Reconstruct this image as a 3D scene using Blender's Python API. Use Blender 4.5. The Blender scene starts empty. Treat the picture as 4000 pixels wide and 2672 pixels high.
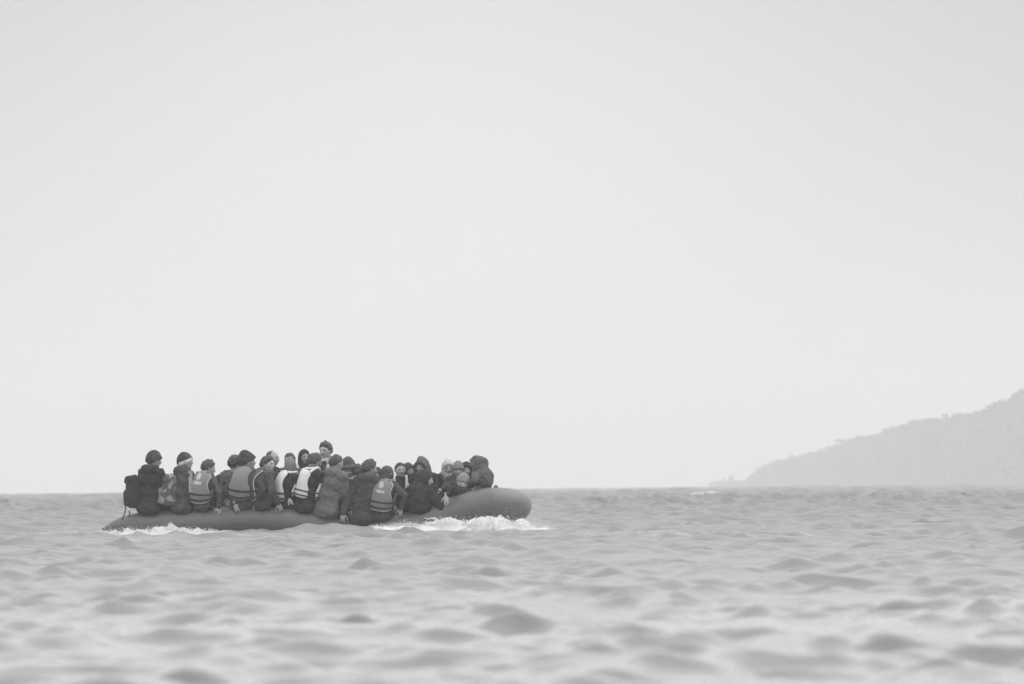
import bpy, bmesh, math, random
import numpy as np
from mathutils import Vector, Matrix, Euler

random.seed(7)
RNG = np.random.default_rng(11)
scene = bpy.context.scene
COL = scene.collection

# ------------------------------------------------------------------ camera
CAM_H = 0.72
FOCAL = 200.0
PX = 4000 * FOCAL / 36.0            # focal length in pixels of the 4000 px wide photograph
PITCH = math.degrees(math.atan(568.0 / PX))
ROLL = -0.56
camd = bpy.data.cameras.new("camera")
cam = bpy.data.objects.new("camera", camd)
COL.objects.link(cam)
cam.location = (0, 0, CAM_H)
cam.rotation_euler = (Matrix.Rotation(math.radians(90 + PITCH), 4, 'X') @ Matrix.Rotation(math.radians(ROLL), 4, 'Z')).to_euler()
camd.lens = FOCAL
camd.sensor_width = 36.0
camd.clip_start = 0.3
camd.clip_end = 40000
camd.dof.use_dof = True
camd.dof.focus_distance = 94.8
camd.dof.aperture_fstop = 4.6
scene.camera = cam

# ------------------------------------------------------------------ colour management, light paths
scene.view_settings.view_transform = 'Standard'
scene.view_settings.look = 'None'
scene.view_settings.exposure = 0.0
scene.view_settings.gamma = 1.0
scene.view_settings.use_curve_mapping = False
scene.render.engine = 'CYCLES'
scene.cycles.max_bounces = 6
scene.cycles.diffuse_bounces = 3
scene.cycles.glossy_bounces = 3
scene.cycles.transmission_bounces = 2
scene.cycles.volume_bounces = 3
scene.cycles.use_denoising = True

SUN_EL, SUN_AZ = math.radians(48), math.radians(72)      # azimuth measured from the view axis towards the bow

# ------------------------------------------------------------------ world: flat winter overcast, in greys
world = bpy.data.worlds.new("World")
scene.world = world
world.use_nodes = True
nt = world.node_tree
for n in list(nt.nodes):
    nt.nodes.remove(n)
def N(tree, typ, **kw):
    n = tree.nodes.new(typ)
    for k, v in kw.items():
        setattr(n, k, v)
    return n
def math_node(tree, op, a=None, b=None, clamp=False):
    n = tree.nodes.new('ShaderNodeMath'); n.operation = op; n.use_clamp = clamp
    for i, v in enumerate((a, b)):
        if v is None: continue
        if isinstance(v, (int, float)): n.inputs[i].default_value = v
        else: tree.links.new(v, n.inputs[i])
    return n.outputs[0]
sky = N(nt, 'ShaderNodeTexSky', sky_type='NISHITA', sun_disc=False)
sky.sun_elevation = SUN_EL
sky.sun_rotation = SUN_AZ
sky.air_density = 1.0
sky.dust_density = 4.0
bw = N(nt, 'ShaderNodeRGBToBW')
nt.links.new(sky.outputs[0], bw.inputs[0])
tc = N(nt, 'ShaderNodeTexCoord')
sep = N(nt, 'ShaderNodeSeparateXYZ')
nt.links.new(tc.outputs['Generated'], sep.inputs[0])
# cloud deck: broad, soft unevenness
noise = N(nt, 'ShaderNodeTexNoise')
noise.inputs['Scale'].default_value = 1.6
noise.inputs['Detail'].default_value = 3.0
nt.links.new(tc.outputs['Generated'], noise.inputs['Vector'])
cl = math_node(nt, 'MULTIPLY_ADD', noise.outputs[0], 0.10)
cl.node.inputs[2].default_value = 0.95
# lens vignetting painted into the sky as a brighter middle
def lobe(az, el, w, amt):
    d = Vector((math.sin(math.radians(az)) * math.cos(math.radians(el)), math.cos(math.radians(az)) * math.cos(math.radians(el)), math.sin(math.radians(el))))
    vm = N(nt, 'ShaderNodeVectorMath', operation='DISTANCE')
    nt.links.new(tc.outputs['Generated'], vm.inputs[0])
    vm.inputs[1].default_value = d
    r = math_node(nt, 'DIVIDE', vm.outputs['Value'], math.radians(w))
    r2 = math_node(nt, 'MULTIPLY', r, r)
    e = math_node(nt, 'POWER', 2.718, math_node(nt, 'MULTIPLY', r2, -1.0))
    return math_node(nt, 'MULTIPLY', e, amt)
LOBE = lobe(-0.8, 1.4, 5.0, 0.58)
# overcast deck: steep rise above the view, added so the sea reflects brighter
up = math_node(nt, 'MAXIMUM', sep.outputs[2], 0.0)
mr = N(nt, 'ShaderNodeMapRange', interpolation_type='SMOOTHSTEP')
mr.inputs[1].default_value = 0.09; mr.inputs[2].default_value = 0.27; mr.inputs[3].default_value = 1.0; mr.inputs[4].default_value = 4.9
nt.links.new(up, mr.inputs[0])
deck_lift = math_node(nt, 'ADD', mr.outputs[0], math_node(nt, 'MULTIPLY', up, 0.6))
tot = math_node(nt, 'ADD', math_node(nt, 'MULTIPLY', math_node(nt, 'MULTIPLY', cl, deck_lift), 0.42), LOBE)
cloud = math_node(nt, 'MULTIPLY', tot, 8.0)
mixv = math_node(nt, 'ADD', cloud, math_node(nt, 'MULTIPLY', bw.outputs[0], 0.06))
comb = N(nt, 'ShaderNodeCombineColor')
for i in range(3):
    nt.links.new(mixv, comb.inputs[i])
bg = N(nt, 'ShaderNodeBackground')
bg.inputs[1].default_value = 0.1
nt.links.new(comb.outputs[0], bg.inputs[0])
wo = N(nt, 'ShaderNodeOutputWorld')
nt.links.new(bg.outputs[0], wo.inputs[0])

# ------------------------------------------------------------------ veiled sun
sund = bpy.data.lights.new("sun", 'SUN')
sund.energy = 1.1
sund.angle = math.radians(50)
sund.color = (1, 1, 1)
sun = bpy.data.objects.new("sun", sund)
COL.objects.link(sun)
sdir = Vector((math.sin(SUN_AZ) * math.cos(SUN_EL), math.cos(SUN_AZ) * math.cos(SUN_EL), math.sin(SUN_EL)))
sun.rotation_euler = sdir.to_track_quat('Z', 'Y').to_euler()
sun.location = sdir * 50

# ------------------------------------------------------------------ helpers
CAMM = cam.matrix_world.copy() if False else (Matrix.Translation(cam.location) @ cam.rotation_euler.to_matrix().to_4x4())
CR = np.array(CAMM.to_3x3())
def at(px, py, Y):
    """world point seen at photograph pixel (px, py) at depth Y"""
    d = CR @ np.array([(px - 2000) / PX, -(py - 1336) / PX, -1.0])
    t = Y / d[1]
    return np.array([d[0] * t, Y, CAM_H + d[2] * t])

def tag(o, label=None, cat=None, group=None, kind=None):
    if label: o['label'] = label
    if cat: o['category'] = cat
    if group: o['group'] = group
    if kind: o['kind'] = kind
    return o

def mesh_np(name, V, F, mat=None, smooth=True):
    """V (n,3); F list of arrays of faces (all tris or quads)"""
    V = np.asarray(V, dtype=np.float32)
    me = bpy.data.meshes.new(name)
    if isinstance(F, np.ndarray): F = [F]
    me.vertices.add(len(V)); me.vertices.foreach_set('co', V.ravel())
    loops = np.concatenate([f.ravel() for f in F]).astype(np.int32)
    tot = np.concatenate([np.full(len(f), f.shape[1], np.int32) for f in F])
    st = np.concatenate([[0], np.cumsum(tot)[:-1]]).astype(np.int32)
    me.loops.add(len(loops)); me.loops.foreach_set('vertex_index', loops)
    me.polygons.add(len(tot)); me.polygons.foreach_set('loop_start', st); me.polygons.foreach_set('loop_total', tot)
    if smooth: me.polygons.foreach_set('use_smooth', np.ones(len(tot), bool))
    me.update(calc_edges=True)
    if mat: me.materials.append(mat)
    return me

def link(name, me, parent=None, loc=None):
    o = bpy.data.objects.new(name, me)
    COL.objects.link(o)
    if loc is not None: o.location = loc
    if parent is not None: o.parent = parent
    return o

# ------------------------------------------------------------------ materials
def material(name, g, rough=0.85, spec=0.3, var=0.15, scale=9.0, bump=0.2, bscale=40.0, sheen=0.0):
    m = bpy.data.materials.new(name)
    m.use_nodes = True
    t = m.node_tree
    b = t.nodes['Principled BSDF']
    b.inputs['Roughness'].default_value = rough
    b.inputs['Specular IOR Level'].default_value = spec
    if sheen: b.inputs['Sheen Weight'].default_value = sheen
    tcn = N(t, 'ShaderNodeTexCoord')
    n1 = N(t, 'ShaderNodeTexNoise'); n1.inputs['Scale'].default_value = scale; n1.inputs['Detail'].default_value = 4
    t.links.new(tcn.outputs['Object'], n1.inputs['Vector'])
    v = math_node(t, 'MULTIPLY_ADD', n1.outputs[0], 2 * var * g); v.node.inputs[2].default_value = g * (1 - var)
    c = N(t, 'ShaderNodeCombineColor')
    for i in range(3): t.links.new(v, c.inputs[i])
    t.links.new(c.outputs[0], b.inputs['Base Color'])
    if bump:
        n2 = N(t, 'ShaderNodeTexNoise'); n2.inputs['Scale'].default_value = bscale; n2.inputs['Detail'].default_value = 3
        t.links.new(tcn.outputs['Object'], n2.inputs['Vector'])
        bp = N(t, 'ShaderNodeBump'); bp.inputs['Strength'].default_value = bump; bp.inputs['Distance'].default_value = 0.01
        t.links.new(n2.outputs[0], bp.inputs['Height'])
        t.links.new(bp.outputs[0], b.inputs['Normal'])
    return m

# ------------------------------------------------------------------ sea
NW = 160
lam = np.exp(RNG.uniform(np.log(0.22), np.log(11.0), NW)); lam.sort()
wdir = np.radians(-90 + 22 + RNG.normal(0, 1, NW) * np.where(lam < 1.0, 42, 30))          # travelling towards the shore, slightly across
s_oct = 0.070 * np.interp(np.log(lam), np.log([0.22, 0.4, 0.9, 1.5, 2.6, 7, 11]), [2.5, 2.7, 1.95, 1.1, 0.5, 0.24, 0.2])
octs = np.log2(11.0 / 0.22)
amp = s_oct * lam / (2 * np.pi) * np.sqrt(2 * octs / NW)
kx = 2 * np.pi / lam * np.cos(wdir); ky = 2 * np.pi / lam * np.sin(wdir)
pha = RNG.uniform(0, 2 * np.pi, NW)
def smooth_noise(x, y, seed, n=24, l0=1.0, l1=12.0):
    r = np.random.default_rng(seed); out = np.zeros_like(x, dtype=float)
    for i in range(n):
        l = math.exp(r.uniform(math.log(l0), math.log(l1))); a = r.uniform(0, 6.283)
        out += (l / l1) ** 0.8 * np.sin(2 * np.pi / l * (x * math.cos(a) + y * math.sin(a)) + r.uniform(0, 6.283))
    return out / math.sqrt(n)
SWELL = [(l, 0.052 * (l / 14) ** 0.35, math.radians(-90 + RNG.normal(0, 26)), RNG.uniform(0, 6.283)) for l in np.exp(RNG.uniform(np.log(7), np.log(30), 22))]
def sea_waves(x, y, sp):
    """Gerstner sum; sp = local mesh spacing, used to drop waves the mesh cannot carry"""
    z = np.zeros_like(x); zl = np.zeros_like(x); dx = np.zeros_like(x); dy = np.zeros_like(x)
    # gusts: patches of rougher and calmer water
    gp = smooth_noise(x, y, 21, 14, 1.2, 7.0) ; gust = np.clip(0.88 * np.exp(0.42 * gp), 0.3, 1.9)
    calm = np.exp(-((x + 3.0) / 5.5) ** 4 - ((y - 92.0) / 5.0) ** 2)       # the hull shelters the water beside it from the longer waves
    off = 1 + 1.6 * np.clip((np.hypot(x, y) - 95) / 130, 0, 1)      # rougher outside the bay
    for i in range(NW):
        w = np.clip((lam[i] / sp - 2.2) / 2.0, 0, 1) * amp[i] * (off if 0.7 < lam[i] < 6 else 1.0) * ((1 - 0.4 * calm) if lam[i] > 1.3 else (1 + 0.5 * calm)) * (gust if lam[i] < 3.0 else 1.0)
        if np.max(w) <= 0: continue
        p = kx[i] * x + ky[i] * y + pha[i]
        c, s = np.cos(p), np.sin(p)
        if lam[i] < 0.6: z += w * c
        else: zl += w * c
        dx -= w * 0.95 * np.cos(wdir[i]) * s
        dy -= w * 0.95 * np.sin(wdir[i]) * s
    sg = 0.06
    zl = zl + 0.12 * (np.clip(zl, -0.2, 0.2) ** 2 / sg - sg)      # peaked crests, flat troughs
    # offshore swell, only beyond the shelter of the bay
    d = np.hypot(x, y); far = np.clip((d - 170) / 260, 0, 1)
    if far.max() > 0:
        for (l, a, th, ph) in SWELL: zl = zl + np.clip((l / sp - 2.2) / 2, 0, 1) * a * far * np.cos(2 * np.pi / l * (x * math.cos(th) + y * math.sin(th)) + ph)
    return z + zl, dx, dy

BOAT_X0, BOAT_X1, BOAT_Y0, BOAT_Y1 = -6.35, 0.15, 94.75, 96.35   # inside of the dinghy
def inside_boat(x, y):
    a = np.clip(np.minimum(x - BOAT_X0, BOAT_X1 - x) / 0.25 + 0.5, 0, 1)
    b = np.clip(np.minimum(y - BOAT_Y0, BOAT_Y1 - y) / 0.2 + 0.5, 0, 1)
    return a * b
def sea_level(x, y):
    """slow features made by the boat: a low wave hump abeam and the trough in front of it"""
    h = 0.12 * np.exp(-((x + 3.1) / 0.8) ** 2 - ((y - 93.5) / 0.7) ** 2)
    h += 0.03 * np.exp(-((x + 1.5) / 0.6) ** 2 - ((y - 93.9) / 0.6) ** 2)
    h -= 0.06 * np.exp(-((x + 3.2) / 6.0) ** 2 - ((y - 90.5) / 3.0) ** 2)
    h += 0.05 * np.exp(-((x + 3.4) / 2.4) ** 4 - ((y - 93.9) / 1.0) ** 2)
    return h
def sea_z(x, y, sp):
    z, dx, dy = sea_waves(x, y, sp)
    f = 1.0
    m = inside_boat(x, y)
    z = z * f + sea_level(x, y)
    z = z * (1 - m) - 0.12 * m
    return z, dx * f * (1 - m), dy * f * (1 - m)

def foam_mask(x, y):
    m = np.zeros_like(x)
    def blob(cx, cy, sx, sy, a):
        return a * np.exp(-(((x - cx) / sx) ** 2 + ((y - cy) / sy) ** 2) ** 2)
    for c in FOAM_BLOBS: m = np.maximum(m, blob(*c))
    return m
def P2(px, Y): return at(px, 2050, Y)[0]
FOAM_BLOBS = [  # centre x, centre y, half sizes, strength: froth on the water around the wakes
    (P2(560, 94.0), 94.0, 1.05, 0.7, 1.0), (P2(790, 94.0), 93.8, 0.5, 0.5, 0.8), (P2(330, 94.0), 94.3, 0.6, 0.8, 0.6),
    (P2(1820, 94.0), 93.9, 1.3, 0.8, 1.0), (P2(1560, 94.0), 93.9, 0.6, 0.5, 0.9), (P2(2120, 94.0), 94.5, 0.7, 1.0, 0.8),
    (P2(480, 94.0), 93.2, 2.0, 2.2, 0.47), (P2(1850, 94.0), 93.0, 2.4, 2.4, 0.47), (P2(220, 95.0), 95.0, 1.6, 2.0, 0.5)]

def geo(a, b, n): return np.exp(np.linspace(np.log(a), np.log(b), n))
def rows_between(a, b, sa, sb):
    out = [a]; 
    while out[-1] < b:
        f = (out[-1] - a) / (b - a); out.append(out[-1] + sa * (sb / sa) ** f)
    return out[:-1]
rows = rows_between(0.6, 12, 0.4, 0.12) + rows_between(12, 36, 0.045, 0.06) + rows_between(36, 80, 0.065, 0.1) + rows_between(80, 130, 0.09, 0.12) + rows_between(130, 300, 0.12, 0.2) + rows_between(300, 1100, 0.2, 5) + rows_between(1100, 7000, 8, 400) + [7000.0]
rows = np.array(rows)
print('sea rows', len(rows))
inner = np.radians(np.linspace(-6.6, 6.6, 330))
outer = np.radians(np.concatenate([-180 * (1 - np.linspace(0, 1, 26) ** 0.45), []]))
side = np.radians(6.6 + 173.4 * np.linspace(0, 1, 30)[1:] ** 2.2)
ang = np.concatenate([-side[::-1], inner, side])
A, D = np.meshgrid(ang, rows)
dA = np.gradient(ang); dR = np.gradient(rows)
sp = np.maximum(dR[:, None] * np.ones_like(A), D * dA[None, :])
X0 = (D * np.sin(A)); Y0 = (D * np.cos(A))
Z, DX, DY = sea_z(X0, Y0, sp)
SV = np.stack([X0 + DX, Y0 + DY, Z], -1).reshape(-1, 3)
nr, nc = A.shape
ii = np.arange(nr * nc).reshape(nr, nc)
SF = np.stack([ii[:-1, :-1], ii[:-1, 1:], ii[1:, 1:], ii[1:, :-1]], -1).reshape(-1, 4)[:, ::-1]
# close the little disc under the camera
cidx = len(SV)
SV = np.vstack([SV, [[0, 0, 0]]])
cap = np.stack([np.full(nc - 1, cidx), ii[0, 1:], ii[0, :-1]], -1)[:, ::-1]

def sea_material():
    m = bpy.data.materials.new("sea_water"); m.use_nodes = True
    t = m.node_tree; b = t.nodes['Principled BSDF']
    b.inputs['Base Color'].default_value = (0.18, 0.18, 0.18, 1)
    b.inputs['Roughness'].default_value = 0.07
    b.inputs['IOR'].default_value = 1.333
    tcn = N(t, 'ShaderNodeTexCoord')
    mp = N(t, 'ShaderNodeMapping'); mp.inputs['Scale'].default_value = (1.0, 1.0, 1.0)
    t.links.new(tcn.outputs['Object'], mp.inputs[0])
    n1 = N(t, 'ShaderNodeTexNoise'); n1.inputs['Scale'].default_value = 6.0; n1.inputs['Detail'].default_value = 6; n1.inputs['Roughness'].default_value = 0.6
    t.links.new(mp.outputs[0], n1.inputs['Vector'])
    bp = N(t, 'ShaderNodeBump'); bp.inputs['Strength'].default_value = 0.5; bp.inputs['Distance'].default_value = 0.035
    t.links.new(n1.outputs[0], bp.inputs['Height'])
    t.links.new(bp.outputs[0], b.inputs['Normal'])
    # ripples too small for the surface sheet widen the reflection instead
    ar = N(t, 'ShaderNodeAttribute'); ar.attribute_name = 'ripple'
    t.links.new(ar.outputs['Fac'], b.inputs['Roughness'])
    at_ = N(t, 'ShaderNodeAttribute'); at_.attribute_name = 'froth'
    n3 = N(t, 'ShaderNodeTexNoise'); n3.inputs['Scale'].default_value = 5.0; n3.inputs['Detail'].default_value = 6; n3.inputs['Roughness'].default_value = 0.7
    t.links.new(mp.outputs[0], n3.inputs['Vector'])
    k = math_node(t, 'SUBTRACT', math_node(t, 'ADD', at_.outputs['Fac'], n3.outputs[0]), 0.95)
    k = math_node(t, 'MULTIPLY', k, 3.5, True)
    k = math_node(t, 'MULTIPLY', k, math_node(t, 'MULTIPLY', at_.outputs['Fac'], 4.0, True), True)
    fm = N(t, 'ShaderNodeBsdfDiffuse'); fm.inputs[0].default_value = (0.58, 0.58, 0.58, 1)
    mx = N(t, 'ShaderNodeMixShader')
    t.links.new(k, mx.inputs[0]); t.links.new(b.outputs[0], mx.inputs[1]); t.links.new(fm.outputs[0], mx.inputs[2])
    t.links.new(mx.outputs[0], t.nodes['Material Output'].inputs[0])
    return m
M_SEA = sea_material()
sea_me = mesh_np("sea", SV, [SF, cap], M_SEA)
fr = foam_mask(SV[:, 0], SV[:, 1])
# distant white horses: centre px, py, half width px
WHITECAPS = [(2745, 1932, 55, 0.20)]
attr = sea_me.attributes.new('froth', 'FLOAT', 'POINT')
attr.data.foreach_set('value', fr.astype(np.float32))
rip = np.zeros_like(sp)
for i in range(NW):
    rip += (1 - np.clip((lam[i] / sp - 2.2) / 2.0, 0, 1)) * (amp[i] * 2 * np.pi / lam[i]) ** 2 / 2
rip = np.sqrt(np.sqrt(2 * rip) * 1.15 + 0.05 ** 2)
rip = np.append(rip.reshape(-1), 0.07)
attr = sea_me.attributes.new('ripple', 'FLOAT', 'POINT')
attr.data.foreach_set('value', rip.astype(np.float32))
sea = link("sea", sea_me)
tag(sea, "choppy grey sea stretching from the viewer to the horizon", None, None, 'structure')

# ------------------------------------------------------------------ haze
HAZE = 0.00072
def haze_box():
    bm = bmesh.new()
    x0, x1, y0, y1, z0, z1 = -7300, 7300, -7300, 7300, -2.2, 110
    vs = [bm.verts.new(p) for p in ((x0, y0, z0), (x1, y0, z0), (x1, y1, z0), (x0, y1, z0), (x0, y0, z1), (x1, y0, z1), (x1, y1, z1), (x0, y1, z1))]
    for f in ((3, 2, 1, 0), (4, 5, 6, 7), (0, 1, 5, 4), (1, 2, 6, 5), (2, 3, 7, 6), (3, 0, 4, 7)):
        bm.faces.new([vs[i] for i in f])
    me = bpy.data.meshes.new("haze"); bm.to_mesh(me); bm.free()
    m = bpy.data.materials.new("sea_haze"); m.use_nodes = True
    t = m.node_tree
    t.nodes.remove(t.nodes['Principled BSDF'])
    v = N(t, 'ShaderNodeVolumePrincipled')
    v.inputs['Color'].default_value = (0.79, 0.79, 0.79, 1)
    v.inputs['Density'].default_value = HAZE
    v.inputs['Anisotropy'].default_value = 0.25
    t.links.new(v.outputs[0], t.nodes['Material Output'].inputs['Volume'])
    me.materials.append(m)
    o = link("haze", me)
    tag(o, "pale sea haze lying over the whole bay", None, None, 'stuff')
haze_box()

# ------------------------------------------------------------------ headland
HY = 1550.0
RIDGE = [(2700, 1960), (2768, 1960), (2779, 1880), (2800, 1878), (2910, 1876), (2935, 1855), (2958, 1840), (2993, 1821), (3020, 1812), (3065, 1792), (3136, 1783), (3184, 1771), (3226, 1756), (3261, 1742), (3315, 1724), (3369, 1709), (3416, 1700), (3464, 1680), (3530, 1661), (3565, 1652), (3613, 1645), (3667, 1639), (3690, 1633), (3720, 1629), (3744, 1622), (3821, 1615), (3857, 1597), (3905, 1575), (3935, 1572), (3965, 1552), (4000, 1528), (4080, 1470), (4250, 1400), (4600, 1300), (5200, 1180), (6500, 1150), (8500, 1150)]
rx = np.array([r[0] for r in RIDGE], float); ry = np.array([r[1] for r in RIDGE], float)
def ridge_Y(px):   # the ridge comes nearer towards the landward side
    return 2350 - 600 * np.clip((px - 2750) / 1500, 0, 1.3) ** 0.8
hpx = np.concatenate([np.linspace(2700, 4300, 420), np.linspace(4320, 8500, 60)])
hyy = np.interp(hpx, rx, ry)
top = np.array([at(a, b, ridge_Y(a)) for a, b in zip(hpx, hyy)])
def headland():
    prof = np.linspace(-1, 1.6, 60)
    V = np.zeros((len(hpx), len(prof), 3))
    for i, (p, tp) in enumerate(zip(hpx, top)):
        H = max(tp[2], -3.0); run = 20 + max(H, 0) * 3.2
        for j, q in enumerate(prof):
            h = H * (1 - abs(q) ** 1.35) if q < 0 else H * (1 - (q / 1.6) ** 2)
            V[i, j] = (tp[0] + 0.0 * q, tp[1] + q * run, h)
    V[..., 2] += smooth_noise(V[..., 0], V[..., 1], 3, 30, 4, 60) * np.clip(V[..., 2] * 0.05, 0, 0.5) * np.clip(np.abs(prof)[None, :] * 4, 0, 1)
    V[:, 0, 2] = -1.5; V[:, -1, 2] = -1.5
    V[0, :, 2] = -1.5
    n, m = V.shape[:2]
    idx = np.arange(n * m).reshape(n, m)
    F = np.stack([idx[:-1, :-1], idx[1:, :-1], idx[1:, 1:], idx[:-1, 1:]], -1).reshape(-1, 4)
    mm = material("headland_scrub", 0.065, var=0.5, scale=0.03, bump=0.0, rough=1.0, spec=0.0)
    o = link("hill", mesh_np("hill", V.reshape(-1, 3), F, mm))
    tag(o, "long hazy headland sloping down into the sea", None, None, 'structure')
headland()
def ridge_point(px, dy=0.0):
    t_ = at(px, np.interp(px, rx, ry), ridge_Y(px))
    return t_

M_LEAF = material("far_foliage", 0.05, var=0.4, scale=1.0, bump=0, rough=1.0, spec=0.0)
M_BARK = material("far_bark", 0.09, bump=0, rough=1.0, spec=0.0)
def ico(sub=1):
    bm = bmesh.new(); bmesh.ops.create_icosphere(bm, subdivisions=sub, radius=1.0)
    V = np.array([v.co[:] for v in bm.verts]); F = np.array([[v.index for v in f.verts] for f in bm.faces]); bm.free()
    return V, F
ICO1, ICO2, ICO3, ICO4 = ico(1), ico(2), ico(3), ico(4)
def join_parts(parts):
    Vs, Fs, n = [], [], 0
    for V, F in parts:
        Vs.append(V); Fs.append(F + n); n += len(V)
    w = max(f.shape[1] for f in Fs)
    tri = [f for f in Fs if f.shape[1] == 3]; quad = [f for f in Fs if f.shape[1] == 4]
    out = []
    if tri: out.append(np.vstack(tri))
    if quad: out.append(np.vstack(quad))
    return np.vstack(Vs), (out[0] if len(out) == 1 else out)
def leaf_cloud(n, rx_, ry_, rz_, size, seed, flat=0.0):
    """many small leaf-clump faces spread through an uneven crown"""
    r = np.random.default_rng(seed)
    lob = r.normal(0, 1, (9, 3)); lob /= np.linalg.norm(lob, axis=1)[:, None]; lob *= r.uniform(0.35, 0.75, (9, 1)); 
    c = lob[r.integers(0, 9, n)] + r.normal(0, 0.20, (n, 3))
    c = c * [rx_, ry_, rz_]
    a = r.normal(0, 1, (n, 3)); a /= np.linalg.norm(a, axis=1)[:, None]
    b = np.cross(a, r.normal(0, 1, (n, 3))); b /= np.linalg.norm(b, axis=1)[:, None]
    s = size * r.uniform(0.6, 1.4, (n, 1))
    V = np.stack([c - a * s, c + b * s * 0.8, c + a * s, c - b * s * 0.8], 1).reshape(-1, 3)
    F = np.arange(4 * n).reshape(n, 4)
    return V, F
def capsule(p0, p1, r0, r1, seg=10, rings=3):
    p0 = np.asarray(p0, float); p1 = np.asarray(p1, float)
    d = p1 - p0; L = np.linalg.norm(d)
    if L < 1e-6: d = np.array([0, 0, 1.0]); L = 1e-6
    d = d / L
    u = np.cross(d, [0, 0, 1.0]) if abs(d[2]) < 0.9 else np.cross(d, [1.0, 0, 0]); u /= np.linalg.norm(u); v = np.cross(d, u)
    prof = []
    for k in range(rings + 1):
        th = -math.pi / 2 + math.pi / 2 * k / rings
        prof.append((p0 + d * r0 * math.sin(th), r0 * math.cos(th)))
    for k in range(rings + 1):
        th = math.pi / 2 * k / rings
        prof.append((p1 + d * r1 * math.sin(th), r1 * math.cos(th)))
    prof[0] = (prof[0][0], 1e-4); prof[-1] = (prof[-1][0], 1e-4)
    an = np.arange(seg) * 2 * math.pi / seg
    V = np.array([c + (u * math.cos(a) + v * math.sin(a)) * r for c, r in prof for a in an])
    n = len(prof)
    i = np.arange(n * seg).reshape(n, seg)
    j = np.roll(i, -1, 1)
    F = np.stack([i[:-1], j[:-1], j[1:], i[1:]], -1).reshape(-1, 4)
    caps_a = np.vstack([[i[0, 0], i[0, k + 1], i[0, k], i[0, 0]] for k in range(1, seg - 1)])[:, :3]
    V = np.vstack([V, [prof[0][0]], [prof[-1][0]]])
    c0, c1 = len(V) - 2, len(V) - 1
    T = np.vstack([np.stack([np.full(seg, c0), j[0], i[0]], -1), np.stack([np.full(seg, c1), i[-1], j[-1]], -1)])
    Fq = np.vstack([F[:, [0, 1, 2]], F[:, [0, 2, 3]], T])
    return V, Fq
def box(c, s):
    c = np.array(c, float); s = np.array(s, float) / 2
    V = np.array([c + s * [x, y, z] for z in (-1, 1) for (x, y) in ((-1, -1), (1, -1), (1, 1), (-1, 1))])
    F = np.array([[3, 2, 1, 0], [4, 5, 6, 7], [0, 1, 5, 4], [1, 2, 6, 5], [2, 3, 7, 6], [3, 0, 4, 7]])
    return V, F
# (px, crown top py, crown width px, kind words)
TREES = [
 (3155, 1774, 16, "tiny hazy bush low on the ridge, first bush above the bare tip"),
 (3191, 1761, 18, "small hazy bush on the ridge just below the one with a bare trunk gap"),
 (3207, 1756, 16, "small pointed bush on the ridge, third up from the bare tip"),
 (3233, 1744, 24, "low rounded bush on the ridge beside the lone round tree"),
 (3276, 1713, 28, "lone round tree standing clear of the ridge on a visible trunk"),
 (3300, 1723, 22, "flat bush joined to the foot of the lone round tree"),
 (3325, 1709, 18, "small upright bush just uphill of the lone round tree"),
 (3362, 1702, 40, "long low bush on the ridge between two small upright ones"),
 (3402, 1696, 34, "low humped bush on the ridge above the even mid slope"),
 (3462, 1674, 26, "small dense bush where the ridge steepens"),
 (3487, 1668, 22, "narrow hazy bush next to the bush where the ridge steepens"),
 (3528, 1656, 24, "low bush just downhill of the big domed tree"),
 (3564, 1640, 32, "big domed tree with a flat foot at the middle of the ridge"),
 (3592, 1642, 16, "little round bush tucked uphill of the big domed tree"),
 (3616, 1636, 26, "low spreading bush between the little round bush and the square tree"),
 (3650, 1634, 34, "thin line of scrub leading to the square topped tree"),
 (3690, 1617, 28, "square topped tree standing up from the ridge"),
 (3742, 1613, 40, "wide domed tree uphill of the square topped tree"),
 (3778, 1616, 34, "low bush at the shoulder of the wide domed tree"),
 (3818, 1608, 40, "long flat crowned tree before the notch in the ridge"),
 (3844, 1602, 20, "small bush in the notch of the ridge"),
 (3872, 1586, 38, "rounded tree just above the notch in the ridge"),
 (3908, 1563, 50, "tall feathery tree with thin upper crown near the ridge top"),
 (3948, 1558, 34, "dense tree just past the dip behind the feathery tree"),
 (3976, 1538, 34, "large tree second highest on the visible ridge"),
 (4000, 1524, 36, "highest tree where the ridge leaves the picture"),
]
for i, (px, py, w, lab) in enumerate(TREES):
    Y = ridge_Y(px) - 1.5
    base = ridge_point(px)
    tp = at(px, py, Y); wid = w / PX * Y
    h = max(tp[2] - base[2], 0.7) + 0.9
    root = bpy.data.objects.new("hillside_tree", None); COL.objects.link(root)
    root.location = (base[0], Y, base[2] - 0.9)
    tag(root, lab, "tree", "trees and bushes along the headland ridge")
    cz = h * 0.55 if i != 4 else h * 0.68
    V, F = leaf_cloud(520, wid * 0.78, wid * 0.7, (h - cz) * 1.15 if i != 4 else (h - cz) * 1.1, wid * 0.055, 40 + i)
    V = V + [0, 0, cz]
    link("crown", mesh_np("crown", V, F, M_LEAF, False), root)
    V, F = capsule((0, 0, -0.6), (0.05 * wid, 0, cz * 1.1), 0.035 * wid + 0.06, 0.02 * wid + 0.03, 7, 1)
    parts = [(V, F)]
    for q in range(3):
        a = q * 2.1 + i
        parts.append(capsule((0, 0, cz * 0.6), (wid * 0.25 * math.cos(a), wid * 0.25 * math.sin(a), cz * 1.15), 0.015 * wid + 0.02, 0.01 * wid + 0.01, 5, 1))
    V, F = join_parts(parts)
    link("trunk", mesh_np("trunk", V, F, M_BARK), root)
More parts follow.
